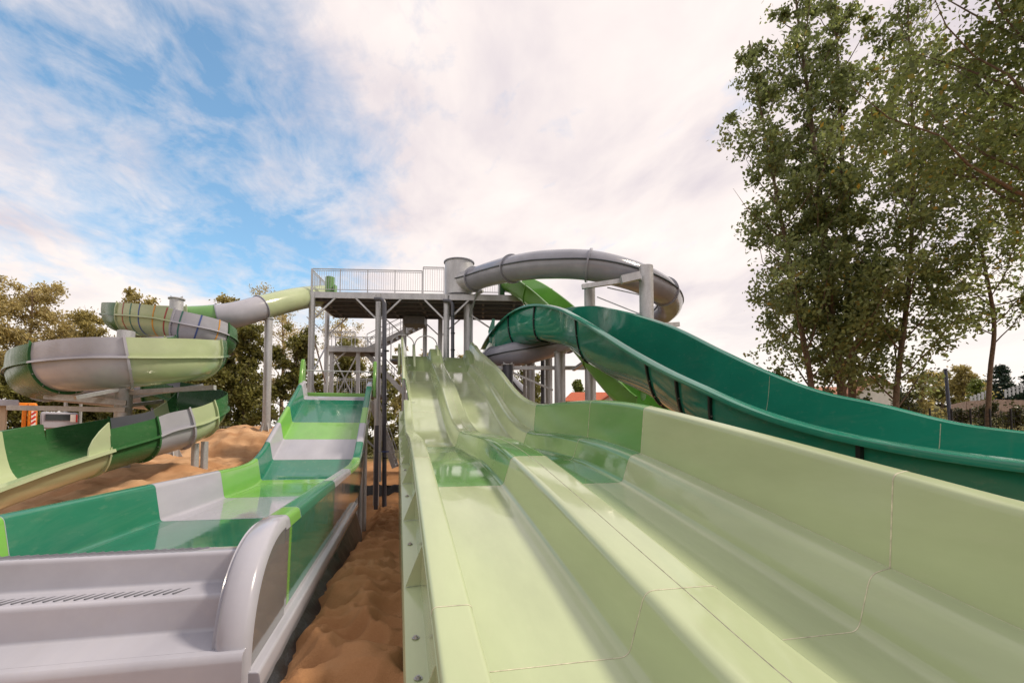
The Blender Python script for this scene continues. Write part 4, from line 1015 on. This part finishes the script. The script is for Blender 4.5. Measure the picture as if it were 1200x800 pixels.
# ------------------------------------------------------------------ sky and sun
SUN_DIR = V((1.0, -.07, 1.12)).normalized()
el = math.asin(SUN_DIR.z); az0 = math.atan2(SUN_DIR.x, SUN_DIR.y)
w = bpy.data.worlds.new('World'); sc.world = w; w.use_nodes = True; nt = w.node_tree
bgn = nt.nodes['Background']
sky = nt.nodes.new('ShaderNodeTexSky'); sky.sky_type = 'NISHITA'; sky.sun_disc = False
sky.sun_elevation = el; sky.sun_rotation = az0; sky.dust_density = 1.0; sky.ozone_density = 2.0
tcn = nt.nodes.new('ShaderNodeTexCoord')
sp_ = nt.nodes.new('ShaderNodeSeparateXYZ'); nt.links.new(tcn.outputs['Generated'], sp_.inputs[0])
def math_n(op, a, b=None, clamp=False):
    n = nt.nodes.new('ShaderNodeMath'); n.operation = op; n.use_clamp = clamp
    for i, x in enumerate((a, b)):
        if x is None: continue
        if isinstance(x, (int, float)): n.inputs[i].default_value = x
        else: nt.links.new(x, n.inputs[i])
    return n.outputs[0]
zz = math_n('ADD', math_n('MAXIMUM', sp_.outputs[2], 0.0), .16)
cx_ = math_n('DIVIDE', sp_.outputs[0], zz); cy_ = math_n('DIVIDE', sp_.outputs[1], zz)
cb = nt.nodes.new('ShaderNodeCombineXYZ'); nt.links.new(cx_, cb.inputs[0]); nt.links.new(cy_, cb.inputs[1])
mp = nt.nodes.new('ShaderNodeMapping'); nt.links.new(cb.outputs[0], mp.inputs[0])
mp.inputs['Rotation'].default_value = (0, 0, R(52)); mp.inputs['Scale'].default_value = (1.1, .8, 1); mp.inputs['Location'].default_value = (1.7, 4.1, 0)
big = noise_node(nt, 1.15, 9, .58, mp.outputs[0], .5)
fine = noise_node(nt, 4.6, 8, .62, mp.outputs[0], .7)
fin3 = noise_node(nt, 15, 6, .6, mp.outputs[0], .5)
dens = math_n('ADD', math_n('ADD', math_n('MULTIPLY', big, .60), math_n('MULTIPLY', fine, .28)), math_n('MULTIPLY', fin3, .12))
# cloud deck thickens to the right and low down; the gap is up the left
dr = nt.nodes.new('ShaderNodeVectorMath'); dr.operation = 'DOT_PRODUCT'
gap = (ray(240, 280)).normalized(); dr.inputs[1].default_value = tuple(gap); nt.links.new(tcn.outputs['Generated'], dr.inputs[0])
gapf = ramp(nt, dr.outputs['Value'], [(.74, .20), (.88, .115), (.96, .03), (1., .0)])
gsub = ramp(nt, dr.outputs['Value'], [(.92, 0.), (1., .06)])
lowb = ramp(nt, sp_.outputs[2], [(.0, .34), (.15, .25), (.33, 0.)])
zen = ramp(nt, sp_.outputs[2], [(.70, 0.), (.90, .04)])
tot = math_n('SUBTRACT', math_n('SUBTRACT', math_n('ADD', math_n('ADD', dens, gapf), lowb), gsub), zen)
mask = ramp(nt, tot, [(.41, .0), (.50, .5), (.60, 1.)])
shade = ramp(nt, noise_node(nt, 2.2, 6, .55, mp.outputs[0], .3), [(.32, (.66, .60, .64)), (.5, (.84, .76, .745)), (.7, (.97, .875, .825))])
# warm bright low haze
lowc = mixcol(nt, ramp(nt, sp_.outputs[2], [(.02, 1.), (.30, 0.)]), shade, (1.0, .93, .86))
skyc = nt.nodes.new('ShaderNodeVectorMath'); skyc.operation = 'MULTIPLY'; nt.links.new(sky.outputs[0], skyc.inputs[0]); skyc.inputs[1].default_value = (1.3, 1.55, 1.45)
cl = nt.nodes.new('ShaderNodeVectorMath'); cl.operation = 'SCALE'; nt.links.new(lowc, cl.inputs[0]); cl.inputs['Scale'].default_value = 7.6
fin = mixcol(nt, mask, skyc.outputs[0], cl.outputs[0])
nt.links.new(fin, bgn.inputs[0]); bgn.inputs[1].default_value = .10
sd = bpy.data.lights.new('sun', 'SUN'); so = bpy.data.objects.new('sun', sd); COL.objects.link(so)
sd.energy = 2.6; sd.angle = R(9); sd.color = (1, .86, .69)
so.rotation_euler = (-SUN_DIR).to_track_quat('-Z', 'Y').to_euler(); so.location = (20, 5, 30)
sc.view_settings.view_transform = 'Standard'; sc.view_settings.look = 'None'; sc.view_settings.exposure = .62; sc.view_settings.gamma = 1
